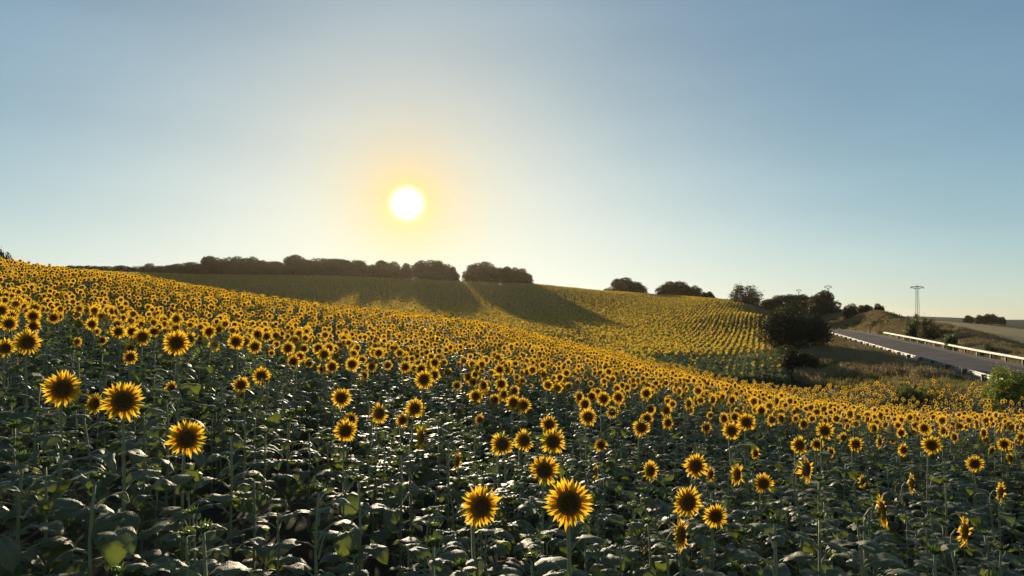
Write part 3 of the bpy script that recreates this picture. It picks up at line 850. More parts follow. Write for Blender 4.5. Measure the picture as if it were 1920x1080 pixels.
def petal_ring(seed, n=42, gap=0.0, wilt=0.0):
    """transforms of the ray petals in the head's own frame (head faces -y, radius 1)"""
    r = np.random.default_rng(seed)
    out = []
    for i in range(n):
        a = 2 * math.pi * (i + r.uniform(-0.35, 0.35)) / n
        lay = i % 2
        s = r.uniform(0.74, 1.10)
        M = Matrix.Rotation(a, 4, 'Y') @ Matrix.Translation((0, 0.02 + 0.05 * lay, 0.43)) @ Matrix.Rotation(r.uniform(-0.45 - wilt, 0.25) + 0.14 * lay, 4, 'X') @ Matrix.Rotation(r.uniform(-0.45, 0.45), 4, 'Z') @ Matrix.Scale(s, 4)
        if gap and abs((a - gap + math.pi) % (2 * math.pi) - math.pi) < 0.5 and r.random() < 0.75: continue
        out.append((int(r.integers(0, 10)), M))
    return out
RINGS = [petal_ring(500), petal_ring(501, 38, 2.0), petal_ring(502, 42, 0.0, 0.5), petal_ring(503, 36), petal_ring(504, 40, 4.4, 0.4)]
def ring_mesh(ring, geo, name='petals'):
    mb = MB()
    for k_, M in ring: mb.add_part(geo[k_], np.array(M))
    return mb.mesh(name, [MAT['petal']])
RING_ME = [ring_mesh(r_, PETAL_GEO) for r_ in RINGS]

HEAD = Vector((0, -0.085, 1.40))
def plant_plan(seed, bud=False):
    """one plant 1.4 m to the middle of its head: stem path and leaf placements"""
    r = np.random.default_rng(seed)
    lx, ly = r.uniform(-0.03, 0.03, 2)
    if bud:
        path = [(0, 0, -0.1), (lx * .5, ly * .5, 0.5), (lx, ly, 1.0), (lx * .6, ly * .6, 1.2), (0, 0, 1.37)]
    else:
        path = [(0, 0, -0.1), (lx * .5, ly * .5, 0.45), (lx, ly, 0.9), (lx * .4, 0.03, 1.24), (0, 0.025, 1.35), (0, -0.01, 1.405), (0, -0.045, 1.40)]
    rad = [0.014, 0.0125, 0.011, 0.0095, 0.008, 0.008, 0.009][:len(path)]
    leaves = []
    n = 12 if not bud else 15
    a = r.uniform(0, 6.28)
    for i in range(n):
        t = i / (n - 1)
        z = 0.30 + (0.95 if not bud else 1.06) * t
        a += 2.4 + r.uniform(-0.35, 0.35)
        size = (0.19 + 0.07 * math.sin(math.pi * min(1, t * 1.05)) - 0.085 * max(0, t - 0.6) / 0.4) * r.uniform(0.85, 1.15)
        leaves.append((z, a, size, int(r.integers(0, NLEAF)), r.uniform(-0.35, 0.3) - (0.45 if not bud else 1.3) * max(0, t - 0.55)))
    return path, rad, leaves
PLANS = [plant_plan(600 + i) for i in range(8)]
BPLANS = [plant_plan(700 + i, True) for i in range(6)]
def stem_mesh(plan):
    mb = MB(); mb.add(*tube(plan[0], plan[1], 6)); return mb.mesh('stem', [MAT['stem']])
STEMS = [stem_mesh(p) for p in PLANS]
BSTEMS = [stem_mesh(p) for p in BPLANS]
def leaf_tf(lf):
    z, a, size, kv, pit = lf
    return (math.cos(a) * 0.01, math.sin(a) * 0.01, z), (0, pit, a), size
def leaves_mesh(plan):
    mb = MB()
    for lf in plan[2]:
        loc, rot, s = leaf_tf(lf)
        g = LEAF_GEO[lf[3]]
        n0 = len(mb.f)
        mb.add_part((g[0], g[1], g[3]), M4(loc, rot, s))
        for i in range(g[2], len(g[1])): mb.m[n0 + i] = 1
    return mb.mesh('leaves', [MAT['leaf'], MAT['stem']])
LEAVES = [leaves_mesh(p) for p in PLANS]
BLEAVES = [leaves_mesh(p) for p in BPLANS]

ROOTS = []
def sunflower(base, scale, psi, headR, nod, roll, plan_i, bud, leaves_apart, petals_apart, label, group):
    root = link('sunflower', None, loc=base, rot=(0, 0, psi), scl=scale)
    tag(root, label, 'sunflower', group)
    P = (BPLANS if bud else PLANS)[plan_i]
    link('stem', (BSTEMS if bud else STEMS)[plan_i], root)
    if leaves_apart:
        for lf in P[2]:
            loc, rot, s = leaf_tf(lf)
            link('leaf', LEAF_ME[lf[3]], root, loc, rot, s)
    else:
        tag(link('leaves', (BLEAVES if bud else LEAVES)[plan_i], root), kind='stuff')
    if bud:
        link('bud', BUD_ME[plan_i % 3], root, (0, 0, 1.39), (nod, 0, roll), headR / scale)
    else:
        h = link('flower_head', DISC_ME, root, HEAD, (nod, roll, 0), headR / scale)
        link('calyx', CALYX_ME[plan_i % 3], h)
        ri = (plan_i * 3 + int(roll * 10)) % 5
        if petals_apart:
            for k_, M in RINGS[ri]:
                p = link('petal', PETAL_ME[k_], h); p.matrix_local = M
        else:
            tag(link('petals', RING_ME[ri], h), kind='stuff')
    return root

# ------------------------------------------------------------------ the blooms one can pick out: photo column, row, width, turn
F = []   # (u, v, D, turn or None, label)
def fl(u, v, D, turn=None, label=None): F.append((u, v, D, turn, label))
fl(117, 729, 73, 4, 'large sunflower facing the viewer, upper one of the big pair at far left')
fl(231, 752, 82, 2, 'largest sunflower on the left, full round bloom right of its big neighbour')
fl(178, 757, 44, 48, 'smaller half-turned sunflower tucked between the two big blooms at far left')
fl(350, 822, 77, 5, 'large sunflower standing alone lowest on the left among the leaves')
fl(51, 642, 54, 6, 'round sunflower near the left edge above the big pair')
fl(10, 653, 40, 10, 'sunflower cut by the left edge beside the round one')
fl(331, 643, 52, 0, 'round sunflower facing the viewer at the front of the dense left slope')
fl(355, 636, 32, 10, 'sunflower half hidden behind the round one at the front of the left slope')
fl(267, 632, 37, 0, 'middling sunflower left of the round one at the front of the left slope')
fl(490, 705, 38, 2, 'sunflower on a tall stem, upper of the lone pair left of centre')
fl(452, 722, 35, 14, 'sunflower slightly turned, lower of the lone pair left of centre')
fl(322, 728, 30, 40, 'small half-open sunflower right above the lone low bloom on the left')
fl(244, 670, 30, 8, 'small sunflower standing alone below the dense left slope')
fl(640, 746, 42, 3, 'round sunflower facing the viewer, highest of three at centre left')
fl(648, 808, 47, 15, 'sunflower with drooping petals, lowest of three at centre left')
fl(658, 787, 34, 18, 'sunflower peeking from behind the drooping one at centre left')
fl(712, 775, 44, 48, 'sunflower turned to the right on a tall stem at centre left')
fl(778, 766, 42, 8, 'round sunflower above the one seen from behind, centre left')
fl(755, 788, 32, 20, 'dull sunflower half hidden below the round one, centre left')
fl(790, 820, 48, 78, 'sunflower seen from behind with green back, facing away to the right')
fl(795, 712, 40, 4, 'round sunflower at the lower front of the dense centre crowd')
fl(902, 950, 84, 28, 'big tilted sunflower with ragged petals at bottom centre')
fl(1067, 943, 97, 3, 'biggest sunflower of all, full face at bottom centre')
fl(1021, 882, 63, 3, 'large sunflower directly above the biggest bloom')
fl(1037, 828, 55, 5, 'sunflower second above the biggest bloom, in the column of heads')
fl(942, 833, 52, 20, 'sunflower tilted right, left one of the pair at centre')
fl(983, 826, 46, 24, 'sunflower partly covered by a leaf, right one of the pair at centre')
fl(1030, 796, 38, 8, 'topmost sunflower of the column of heads above the biggest bloom')
fl(858, 865, 40, 62, 'narrow edge-on sunflower left of the tilted pair at centre')
fl(1127, 835, 29, 10, 'small sunflower standing alone right of the column of heads')
fl(1118, 884, 35, 70, 'half-open sunflower seen from behind right of the large centre bloom')
fl(1220, 883, 42, 55, 'sunflower turned to the right on its own between centre and right groups')
fl(1103, 782, 38, 12, 'round sunflower at the lower edge of the crowd right of centre')
fl(1305, 874, 51, 16, 'large sunflower topping the right-hand column of four blooms')
fl(1333, 890, 32, 58, 'edge-on sunflower tucked behind the top of the right-hand column')
fl(1290, 942, 68, 32, 'large turned sunflower in the middle of the right-hand column')
fl(1278, 1003, 64, 68, 'drooping edge-on sunflower at the bottom of the right-hand column')
fl(1342, 968, 51, 12, 'short-petalled sunflower right of the right-hand column')
fl(1383, 890, 44, 60, 'narrow edge-on sunflower right of the right-hand column top')
fl(1432, 907, 43, 14, 'sunflower with a pale green leaf standing before its face')
fl(1417, 850, 27, 58, 'small edge-on sunflower above the one with the leaf')
fl(1513, 880, 54, 67, 'tall edge-on sunflower with curly petals right of the leaf-covered one')
fl(1655, 958, 68, 79, 'tall edge-on sunflower low on the right, petals pointing right')
fl(1810, 997, 58, 76, 'edge-on sunflower nearest the bottom right corner')
fl(1877, 923, 42, 74, 'edge-on sunflower near the right edge above the corner one')
fl(1710, 907, 42, 80, 'sunflower seen from behind with a hooked stem on the right')
fl(1618, 903, 28, 66, 'small withered edge-on sunflower left of the hooked one')
fl(1747, 835, 40, 12, 'round sunflower facing the viewer, biggest of the far right group')
fl(1828, 870, 36, 14, 'sunflower facing the viewer alone near the right edge')
fl(1883, 833, 28, 20, 'sunflower at the right edge above the lone facing one')
fl(1895, 860, 26, 58, 'edge-on sunflower at the right edge beside the lone facing one')
fl(1500, 835, 38, 30, 'turned sunflower, left one of the pair at mid right')
fl(1532, 833, 27, 10, 'smaller facing sunflower, right one of the pair at mid right')
fl(1547, 808, 38, 18, 'sunflower above the pair at mid right')
fl(1605, 833, 32, 30, 'turned sunflower right of the pair at mid right')
fl(1400, 792, 38, 5, 'large round sunflower in the cluster above the leaf-covered one')
fl(1372, 808, 38, 20, 'lower sunflower touching the large round one in the right cluster')
G_SM = [
 (20,593,30),(62,593,30),(62,612,30),(17,607,34),(2,582,32),(100,596,25),(172,608,28),(147,608,22),(222,622,30),(247,622,28),(220,610,27),(288,622,24),(191,638,22),(245,653,24),
 (401,649,25),(442,641,34),(458,641,28),(478,650,30),(483,627,26),(500,631,25),(517,629,20),(392,622,28),(410,618,20),(540,653,30),(570,654,22),(550,678,30),(562,669,24),(580,680,22),(608,665,30),
 (597,653,26),(617,653,26),(605,692,24),(623,688,29),(660,683,30),(683,704,24),(697,688,24),(727,685,22),(760,688,26),(710,662,24),(815,703,28),(790,692,26),(815,680,24),(840,698,20),(857,723,22),
 (907,723,30),(940,720,29),(937,693,24),(878,707,24),(887,717,24),(982,760,33),(963,755,33),(928,750,27),(892,743,30),(908,730,27),(945,740,28),(965,733,25),(900,787,23),
 (1087,745,28),(1097,758,32),(1132,748,30),(1110,743,22),(1160,745,28),(1148,773,26),(1167,763,20),(1203,802,38),(1213,785,28),(1253,793,30),(1212,738,28),(1250,770,28),(1220,768,24),
 (1325,802,27),(1358,785,27),(1378,782,23),(1373,750,23),(1428,770,25),(1447,787,27),(1465,785,25),(1558,848,23),(1582,821,23),(1650,828,29),(1507,795,25),(1695,844,27),(1733,803,27),
 (1292,757,26),(1337,750,24),(1457,752,24),(1640,803,24),(1690,812,22),(1845,812,24),(1790,820,24),(1860,845,22),
]
for u, v, D in G_SM: fl(u, v, D)
B = []   # buds one can pick out: column, row, width
def bd(u, v, D, label): B.append((u, v, D, label))
bd(433, 812, 40, 'dark sunflower bud with spiky bracts right of the lone low bloom')
bd(33, 837, 36, 'brownish opening bud near the left edge below the big pair')
bd(132, 820, 32, 'closed green bud under the big pair at far left')
bd(295, 733, 30, 'dark round bud right of the largest left bloom')
bd(480, 763, 30, 'reddish brown withered bud below the lone pair left of centre')
bd(540, 788, 28, 'pale green spiky bud between the left and centre blooms')
bd(353, 915, 46, 'young star-shaped green bud straight below the lone low bloom')
bd(520, 952, 40, 'young star-shaped pale bud at the bottom left of centre')
bd(905, 877, 38, 'brown half-open bud above the big tilted bloom')
bd(735, 817, 26, 'small green bud left of the bloom seen from behind')
bd(650, 868, 34, 'green bud low at centre left below the drooping bloom')
bd(1120, 950, 34, 'dark bud right of the biggest bloom')
bd(1270, 823, 22, 'small pale bud above the right-hand column')
bd(1453, 975, 54, 'large green bud with curling bracts right of the short-petalled bloom')
bd(1608, 977, 46, 'green bud left of the tall edge-on bloom low on the right')
bd(1537, 967, 42, 'green bud between the two other big buds low on the right')
bd(1753, 1033, 54, 'broad spiky bud at the bottom left of the corner bloom')
bd(1872, 902, 24, 'brown bud directly above the edge-on bloom near the right edge')
bd(1773, 902, 26, 'spiky bud right of the hooked sunflower')

REFS = {117: 'the upper bloom of the far left pair', 231: 'the largest left bloom', 178: 'the half-turned bloom of the far left pair', 350: 'the lone low bloom on the left', 51: 'the round bloom near the left edge',
 331: 'the round bloom fronting the left slope', 267: 'the middling bloom fronting the left slope', 490: 'the upper bloom of the lone pair', 452: 'the lower bloom of the lone pair', 244: 'the small lone bloom under the left slope',
 640: 'the round bloom at centre left', 648: 'the drooping bloom at centre left', 712: 'the turned bloom at centre left', 778: 'the round bloom above the one seen from behind', 790: 'the bloom seen from behind',
 795: 'the round bloom fronting the centre crowd', 902: 'the big tilted bottom bloom', 1067: 'the biggest bloom', 1021: 'the bloom directly above the biggest one', 1037: 'the second bloom above the biggest one',
 942: 'the left bloom of the centre pair', 983: 'the right bloom of the centre pair', 858: 'the narrow edge-on centre bloom', 1127: 'the small lone bloom right of the column', 1220: 'the lone right-turned bloom',
 1103: 'the round bloom below the right-centre crowd', 1305: 'the top bloom of the right-hand column', 1290: 'the large bloom of the right-hand column', 1278: 'the drooping bloom of the right-hand column', 1342: 'the short-petalled bloom',
 1383: 'the narrow bloom beside the right-hand column', 1432: 'the bloom with the leaf before it', 1513: 'the curly edge-on bloom', 1655: 'the tall edge-on bloom at lower right', 1810: 'the bottom right corner bloom',
 1877: 'the edge-on bloom by the right edge', 1710: 'the hooked bloom', 1747: 'the biggest far right bloom', 1828: 'the lone facing bloom near the right edge', 1500: 'the turned bloom of the mid right pair', 1547: 'the bloom above the mid right pair',
 1400: 'the large round bloom of the right cluster'}
USED = set()
def beside(u, v, what):
    # the label says on which side of the nearest well-known bloom the plant stands
    rf = sorted(((q[0] - u) ** 2 + (1.6 * (q[1] - v)) ** 2, q[0], q[1]) for q in F if q[0] in REFS)
    for dist, ru, rv in rf[:14]:
        dx, dy = u - ru, v - rv
        side = ('left' if dx < 0 else 'right') if abs(dx) > 1.8 * abs(dy) else (('above' if dy < 0 else 'below') if abs(dy) > 1.8 * abs(dx) else ('up' if dy < 0 else 'down') + (' and left' if dx < 0 else ' and right'))
        if (what, ru, side) in USED: 
            side2 = 'farther ' + side if side not in ('above', 'below') else 'well ' + side
            if (what, ru, side2) in USED or dist > 200 ** 2: continue
            side = side2
        USED.add((what, ru, side))
        if side.startswith('far'): side = side.replace('farther ', 'farther ')
        return what + ' ' + side + (' ' if side.endswith(('above', 'below')) else ' of ') + REFS[ru]
    return None
def zone(u, v):
    if u < 520: return 'small sunflower bloom in the front rows of the dense left slope', 'blooms in the front rows of the left slope'
    if u < 860: return 'small sunflower bloom at the lower fringe of the crowd below the sun', 'blooms of the centre left fringe'
    if u < 1180: return 'small sunflower bloom in the clusters above the centre column of heads', 'blooms of the centre clusters'
    if u < 1480: return 'small sunflower bloom in the clusters above the right-hand column', 'blooms of the right clusters'
    return 'small sunflower bloom in the loose rows at far right', 'blooms of the far right rows'

placed = []          # base x, y of every plant standing
heads_px = []        # u, v, D, depth of every picked-out bloom
indiv = 0
MAXI = 300
def solve(u, v, D, Dw, lo, hi):
    best = None
    d0 = Dw * FOC / D
    ms = np.exp(np.linspace(math.log(0.62), math.log(1.6), 50))
    pts = np.array([at(u, v, d0 * m) for m in ms])
    g = ground(pts[:, 0], pts[:, 1])
    h = pts[:, 2] - g
    cost = 0.8 * np.log(ms) ** 2 + 3.0 * np.maximum(0, lo - h) ** 2 + 3.0 * np.maximum(0, h - hi) ** 2
    i = int(cost.argmin())
    return pts[i], h[i], D * pts[i][1] / FOC
stats = []
for (u, v, D, turn, label) in F:
    T, h, Dw = solve(u, v, D, 0.245, 1.22, 1.62)
    th = math.atan2(T[0], T[1])
    if turn is None: turn = float(np.clip(math.degrees(th) + 20 + random.gauss(0, 13), -25, 62))
    psi = R(turn) - th
    s = h / 1.40
    hx, hy = 0.085 * s * math.sin(psi), -0.085 * s * math.cos(psi)
    base = (T[0] - hx, T[1] - hy, T[2] - 1.40 * s)
    g = gz(base[0], base[1])
    if label is None:
        label, grp = zone(u, v)
        label = beside(u, v, 'small bloom') or label
    else: grp = 'sunflowers standing out in the foreground'
    near = T[1] < 6.6
    sunflower(base, s, psi, Dw / 2 * 1.03, R(random.uniform(-6, 10) if D > 45 else random.uniform(-4, 14)), random.uniform(0, 6.28), random.randrange(8), False, near, D >= 46, label, grp)
    placed.append((base[0], base[1])); heads_px.append((u, v, D, T[1])); indiv += 1
    stats.append((u, v, D, round(T[1], 1), round(h, 2), round(Dw, 2)))
for (u, v, D, label) in B:
    T, h, Dw = solve(u, v, D, 0.15, 0.95, 1.35)
    s = h / 1.40
    sunflower((T[0], T[1], T[2] - 1.39 * s), s, random.uniform(0, 6.28), Dw / 2 * 0.72, R(random.uniform(-15, 15)), random.uniform(0, 6.28), random.randrange(6), True, T[1] < 6.6, False, label, 'sunflower plants in bud')
    placed.append((T[0], T[1])); heads_px.append((u, v, D, T[1])); indiv += 1
    stats.append((u, v, D, round(T[1], 1), round(h, 2), round(Dw, 2), 'bud'))
import os
if os.environ.get('SHOWSTATS'):
    for s in stats: print('STAT', s)

# ------------------------------------------------------------------ the rest of the near field
row = R(14)     # planting rows
cr, sr = math.cos(row), math.sin(row)
cand = []
for i in range(-170, 171):
    for j in range(-20, 320):
        a = i * 0.55 + random.gauss(0, 0.10); b = j * 0.335 + random.gauss(0, 0.12)
        x, y = a * cr - b * sr, a * sr + b * cr
        if y < 0.9 or x > 24.0 + 0.4 * math.sin(y * 0.9): continue
        th = x / max(y, 0.1)
        if abs(th) > 0.86 and math.hypot(x, y) > 6: continue
        if math.hypot(x, y) < 2.0: continue
        crest = np.interp(960 + FOC * x / y, [0, 500, 1000, 1120, 1200, 1400, 1520], [52, 56, 68, 70, 60, 51, 48])
        if y > crest: continue
        cand.append((x, y))
cand = np.array(cand)
PX = np.array(placed); HP = np.array(heads_px)
keep = np.ones(len(cand), bool)
for px, py in placed:
    rr_ = 0.24 if py < 9 else 0.3
    keep &= (cand[:, 0] - px) ** 2 + (cand[:, 1] - py) ** 2 > rr_ ** 2
cand = cand[keep]
cg = ground(cand[:, 0], cand[:, 1])
order = np.argsort(cand[:, 1])
stuff_pts = {'rot': [], 'scl': [], 'idx': [], 'p': []}
NB_VAR, NF_VAR = 6, 8
def blocks(x, y, ztop, wid):
    """would the top of a plant here hide a picked-out bloom behind it"""
    u, v = to_px((x, y, ztop))
    hw = wid / 2 / y * FOC
    b = (HP[:, 3] > y) & (np.abs(HP[:, 0] - u) < hw + HP[:, 2] * 0.45) & (HP[:, 1] + HP[:, 2] * 0.25 > v)
    b &= (HP[:, 3] < y + 9)
    return bool(b.any())
for k_ in order:
    x, y = cand[k_]; g = cg[k_]
    u, v = to_px((x, y, g + 1.2))
    r_ = math.hypot(x, y)
    if r_ < 13 and random.random() < 0.27: continue
    slope_dense = np.interp(u, [-200, 500, 900, 1400, 1920], [9.5, 12, 12.5, 12.5, 13])
    pf = float(np.clip((r_ - slope_dense) / 4.0, 0, 0.93)) if r_ > 7 else 0.0
    bloom = random.random() < pf
    psi = R(22) + random.gauss(0, R(18))
    if bloom:
        s = min(1.12, random.gauss(1.0, 0.085)); top = 1.5 * s
        if r_ < 22 and blocks(x, y, g + top, 0.30): bloom = False
    if not bloom:
        s = random.uniform(0.56, 0.86) if r_ < 14 else random.uniform(0.74, 0.9)
        for _ in range(4):
            if r_ < 14 and blocks(x, y, g + 1.35 * s, 0.34): s *= 0.88
        psi = random.uniform(0, 6.28)
    inview = -60 < u < 1980 and v < 1120
    if indiv < MAXI and inview and y > 2.0:
        if bloom:
            lb, gp = zone(u, v)
            lb = beside(u, v, 'small bloom') or lb
            sunflower((x, y, g), s, psi, 0.125 * random.uniform(.85, 1.1), R(random.uniform(-4, 14)), random.uniform(0, 6.28), random.randrange(8), False, y < 6.0, False, lb, gp)
        else:
            if v > 930: lb, gp = 'leafy sunflower plant without open bloom in the lowest foreground', 'leafy plants of the lowest foreground'
            elif u < 960: lb, gp = 'leafy sunflower plant without open bloom among the left foreground heads', 'leafy plants of the left foreground'
            else: lb, gp = 'leafy sunflower plant without open bloom among the right foreground heads', 'leafy plants of the right foreground'
            lb = beside(u, v, 'leafy bloomless plant') or lb
            sunflower((x, y, g), s, psi, random.uniform(0.04, 0.065), R(random.uniform(-20, 20)), random.uniform(0, 6.28), random.randrange(6), True, y < 6.0, False, lb, gp)
        indiv += 1
    else:
        stuff_pts['p'].append((x, y, g)); stuff_pts['rot'].append((0, 0, psi)); stuff_pts['scl'].append(s)
        lod = 0 if r_ < 20 else 1
        if bloom: stuff_pts['idx'].append((lod * (NF_VAR + NB_VAR)) + random.randrange(NF_VAR))
        else: stuff_pts['idx'].append(lod * (NF_VAR + NB_VAR) + NF_VAR + random.randrange(NB_VAR))

PMATS = [MAT['leaf'], MAT['stem'], MAT['petal'], MAT['disc'], MAT['calyx']]
DISC_GEO, DISC_LO = disc_geo(), disc_geo(8)
CALYX_LO = [calyx_geo(310 + i, 9, 8) for i in range(3)]
RINGS_LO = [petal_ring(520 + i, 18) for i in range(5)]
def full_plant(i, bud, lod):
    r = random.Random(900 + i + 50 * bud)
    P = (BPLANS if bud else PLANS)[i % (6 if bud else 8)]
    mb = MB()
    mb.add(*tube(P[0], P[1], 6 if lod == 0 else 3), 1)
    for q, lf in enumerate(P[2]):
        if lod and q < 5: continue
        loc, rot, s = leaf_tf(lf)
        g = (LEAF_GEO if lod == 0 else LEAF_LO)[lf[3]]
        n0 = len(mb.f)
        mb.add_part((g[0], g[1], g[3]), M4(loc, rot, s * (1.0 if lod == 0 else 1.1)), 0)
        for w in range(g[2], len(g[1])): mb.m[n0 + w] = 1
    if bud:
        mb.add_part(BUD_GEO[i % 3], M4((0, 0, 1.39), (0, 0, 0), 0.055), 4)
    else:
        hm = np.array(Matrix.LocRotScale(HEAD, Euler((R(r.uniform(-12, 26)), r.uniform(0, 6), R(r.uniform(-25, 25)))), Vector((1, 1, 1)) * 0.108 * r.uniform(0.78, 1.15)))
        mb.add_part(DISC_GEO if lod == 0 else DISC_LO, hm, 3)
        mb.add_part(CALYX_GEO[i % 3] if lod == 0 else CALYX_LO[i % 3], hm, 4)
        for k_, M in (RINGS if lod == 0 else RINGS_LO)[i % 5]:
            M2 = np.array(M)
            if lod: M2 = M2 @ np.diag([1.8, 1, 0.95, 1])
            mb.add_part((PETAL_GEO if lod == 0 else PETAL_LO)[k_], hm @ M2, 2)
    return mb.mesh('sunflower_plant', PMATS)
def variants(name, meshes):
    c = bpy.data.collections.new(name)
    for i, me in enumerate(meshes):
        c.objects.link(bpy.data.objects.new('%s_%02d' % (name, i), me))
    return c
def scatter(name, pts, rots, scls, idxs, coll, **tags):
    me = bpy.data.meshes.new(name)
    me.from_pydata([tuple(p) for p in pts], [], [])
    a = me.attributes.new('turn', 'FLOAT_VECTOR', 'POINT'); a.data.foreach_set('vector', np.asarray(rots, np.float32).ravel())
    a = me.attributes.new('size', 'FLOAT_VECTOR', 'POINT')
    s = np.asarray(scls, np.float32)
    if s.ndim == 1: s = np.repeat(s[:, None], 3, 1)
    a.data.foreach_set('vector', s.ravel())
    a = me.attributes.new('pick', 'INT', 'POINT'); a.data.foreach_set('value', np.asarray(idxs, np.int32))
    o = link(name, me)
    ng = bpy.data.node_groups.new(name, 'GeometryNodeTree')
    ng.interface.new_socket('Geometry', in_out='INPUT', socket_type='NodeSocketGeometry')
    ng.interface.new_socket('Geometry', in_out='OUTPUT', socket_type='NodeSocketGeometry')
    n, l = ng.nodes, ng.links
    gi, go = n.new('NodeGroupInput'), n.new('NodeGroupOutput')
    ci = n.new('GeometryNodeCollectionInfo')
    ci.inputs['Collection'].default_value = coll
    ci.inputs['Separate Children'].default_value = True
    ci.inputs['Reset Children'].default_value = True
    ip = n.new('GeometryNodeInstanceOnPoints')
    ip.inputs['Pick Instance'].default_value = True
    def attr(nm, ty):
        q = n.new('GeometryNodeInputNamedAttribute'); q.data_type = ty; q.inputs['Name'].default_value = nm
        return q.outputs['Attribute']
    er = n.new('FunctionNodeEulerToRotation')
    l.new(attr('turn', 'FLOAT_VECTOR'), er.inputs[0])
    l.new(gi.outputs[0], ip.inputs['Points'])
    l.new(ci.outputs[0], ip.inputs['Instance'])
    l.new(attr('pick', 'INT'), ip.inputs['Instance Index'])
    l.new(er.outputs[0], ip.inputs['Rotation'])
    l.new(attr('size', 'FLOAT_VECTOR'), ip.inputs['Scale'])
    l.new(ip.outputs[0], go.inputs[0])
    md = o.modifiers.new('scatter', 'NODES'); md.node_group = ng
    tag(o, kind='stuff', **tags)
    return o
vm = []
for lod in (0, 1):
    vm += [full_plant(i, False, lod) for i in range(NF_VAR)] + [full_plant(i, True, lod) for i in range(NB_VAR)]
SV = variants('field_plant', vm)
scatter('sunflower_field', stuff_pts['p'], stuff_pts['rot'], stuff_pts['scl'], stuff_pts['idx'], SV,
        label='dense mass of blooming sunflowers covering the near slope', cat='sunflowers')

# ------------------------------------------------------------------ far slope: planted rows of sunflowers
def far_plant(i, bud=False):
    r = random.Random(1200 + i)
    mb = MB()
    mb.add(*tube([(0, 0, 0), (0, 0, 1.15)], [0.02, 0.02], 3, cap=False), 1)
    for q in range(9 if not bud else 13):
        a = q * 2.4 + r.random(); z = 0.25 + q * (0.10 if not bud else 0.075)
        g = leaf_geo(1000 + q + i * 9, 2, 2, False)
        mb.add_part((g[0], g[1]), M4((0, 0, z), (0, r.uniform(-.4, .3), a), 0.25 if not bud else 0.30), 0)
    if not bud:
        hm = np.array(Matrix.LocRotScale(Vector((0, -0.08, r.uniform(1.05, 1.22))), Euler((R(r.uniform(-2, 14)), 0, R(r.uniform(-30, 30)))), Vector((1, 1, 1)) * r.uniform(0.095, 0.122)))
        n = 10; v = []; f = []
        for k_ in range(n * 2):
            a = math.pi * k_ / n
            v.append((0.5 * math.cos(a), 0, 0.5 * math.sin(a)))
            ro = 0.92 if k_ % 2 == 0 else 0.70
            v.append((ro * math.cos(a), 0.05 * (-1) ** k_, ro * math.sin(a)))
        for k_ in range(n * 2):
            b = (k_ + 1) % (2 * n)
            f.append((2 * k_, 2 * k_ + 1, 2 * b + 1, 2 * b))
        mb.add_part((v, f), hm, 2)
        mb.add_part(disc_geo(6), hm @ np.diag([1.15, 1, 1.15, 1]), 3)
    return mb.mesh('far_plant', PMATS)
FV = variants('row_plant', [far_plant(i) for i in range(4)] + [far_plant(9 + i, True) for i in range(2)])
poly_u = [150, 300, 500, 750, 880, 1000, 1200, 1300, 1400, 1440]
near_d = [175, 150, 125, 104, 94, 86, 60, 55, 51, 49]
far_d = [262, 250, 243, 232, 230, 232, 238, 225, 192, 170]
ra = math.atan2(0.335, 1.0)
fp, frt, fs, fi = [], [], [], []
ca, sa = math.cos(-ra), math.sin(-ra)
for i in range(-290, 140):
    for j in range(60, 700):
        a = i * 0.74; b = j * 0.42
        b += random.uniform(-0.16, 0.16)
        x = a * ca - b * sa; y = a * sa + b * ca
        if y < 60 or y > 262: continue
        u = 960 + FOC * x / y
        if u < 90 or u > (1446 if y > 84 else 1475): continue
        if y < np.interp(u, poly_u, near_d) or y > np.interp(u, poly_u, far_d) + 2 * math.sin(x * 0.4): continue
        rows = np.clip((u - 1180) / 80, 0, 1)
        # the far half stands looser, so each third plant is left out
        if y > 150 and random.random() < 0.30: continue
        jit = 0.11 + 0.28 * (1 - rows)
        x += random.gauss(0, jit); y += random.gauss(0, jit)
        fp.append((x, y)); 
        patch = (u > 1180) and y < np.interp(u, [1180, 1300, 1400, 1520], [66, 76, 80, 82])
        bud = random.random() < (0.84 if patch else 0.06)
        fi.append(4 + random.randrange(2) if bud else random.randrange(4))
        fs.append(random.uniform(0.85, 1.1) * (1.0 if not patch else 0.9))
        frt.append((0, 0, R(12) + random.gauss(0, R(16))))
        if patch:
            for _ in range(2):
                fp.append((x + random.gauss(0, .3), y + random.gauss(0, .3))); fi.append(4 + random.randrange(2)); fs.append(random.uniform(0.65, 0.95)); frt.append((0, 0, random.uniform(0, 6.28)))
fp = np.array(fp)
fz = ground(fp[:, 0], fp[:, 1])
print('near stuff', len(stuff_pts['p']), 'far', len(fp), 'individuals', indiv)
scatter('sunflower_rows', np.column_stack([fp, fz]), frt, fs, fi, FV, label='far sunflower crop in planted rows covering the hillside', cat='sunflowers')

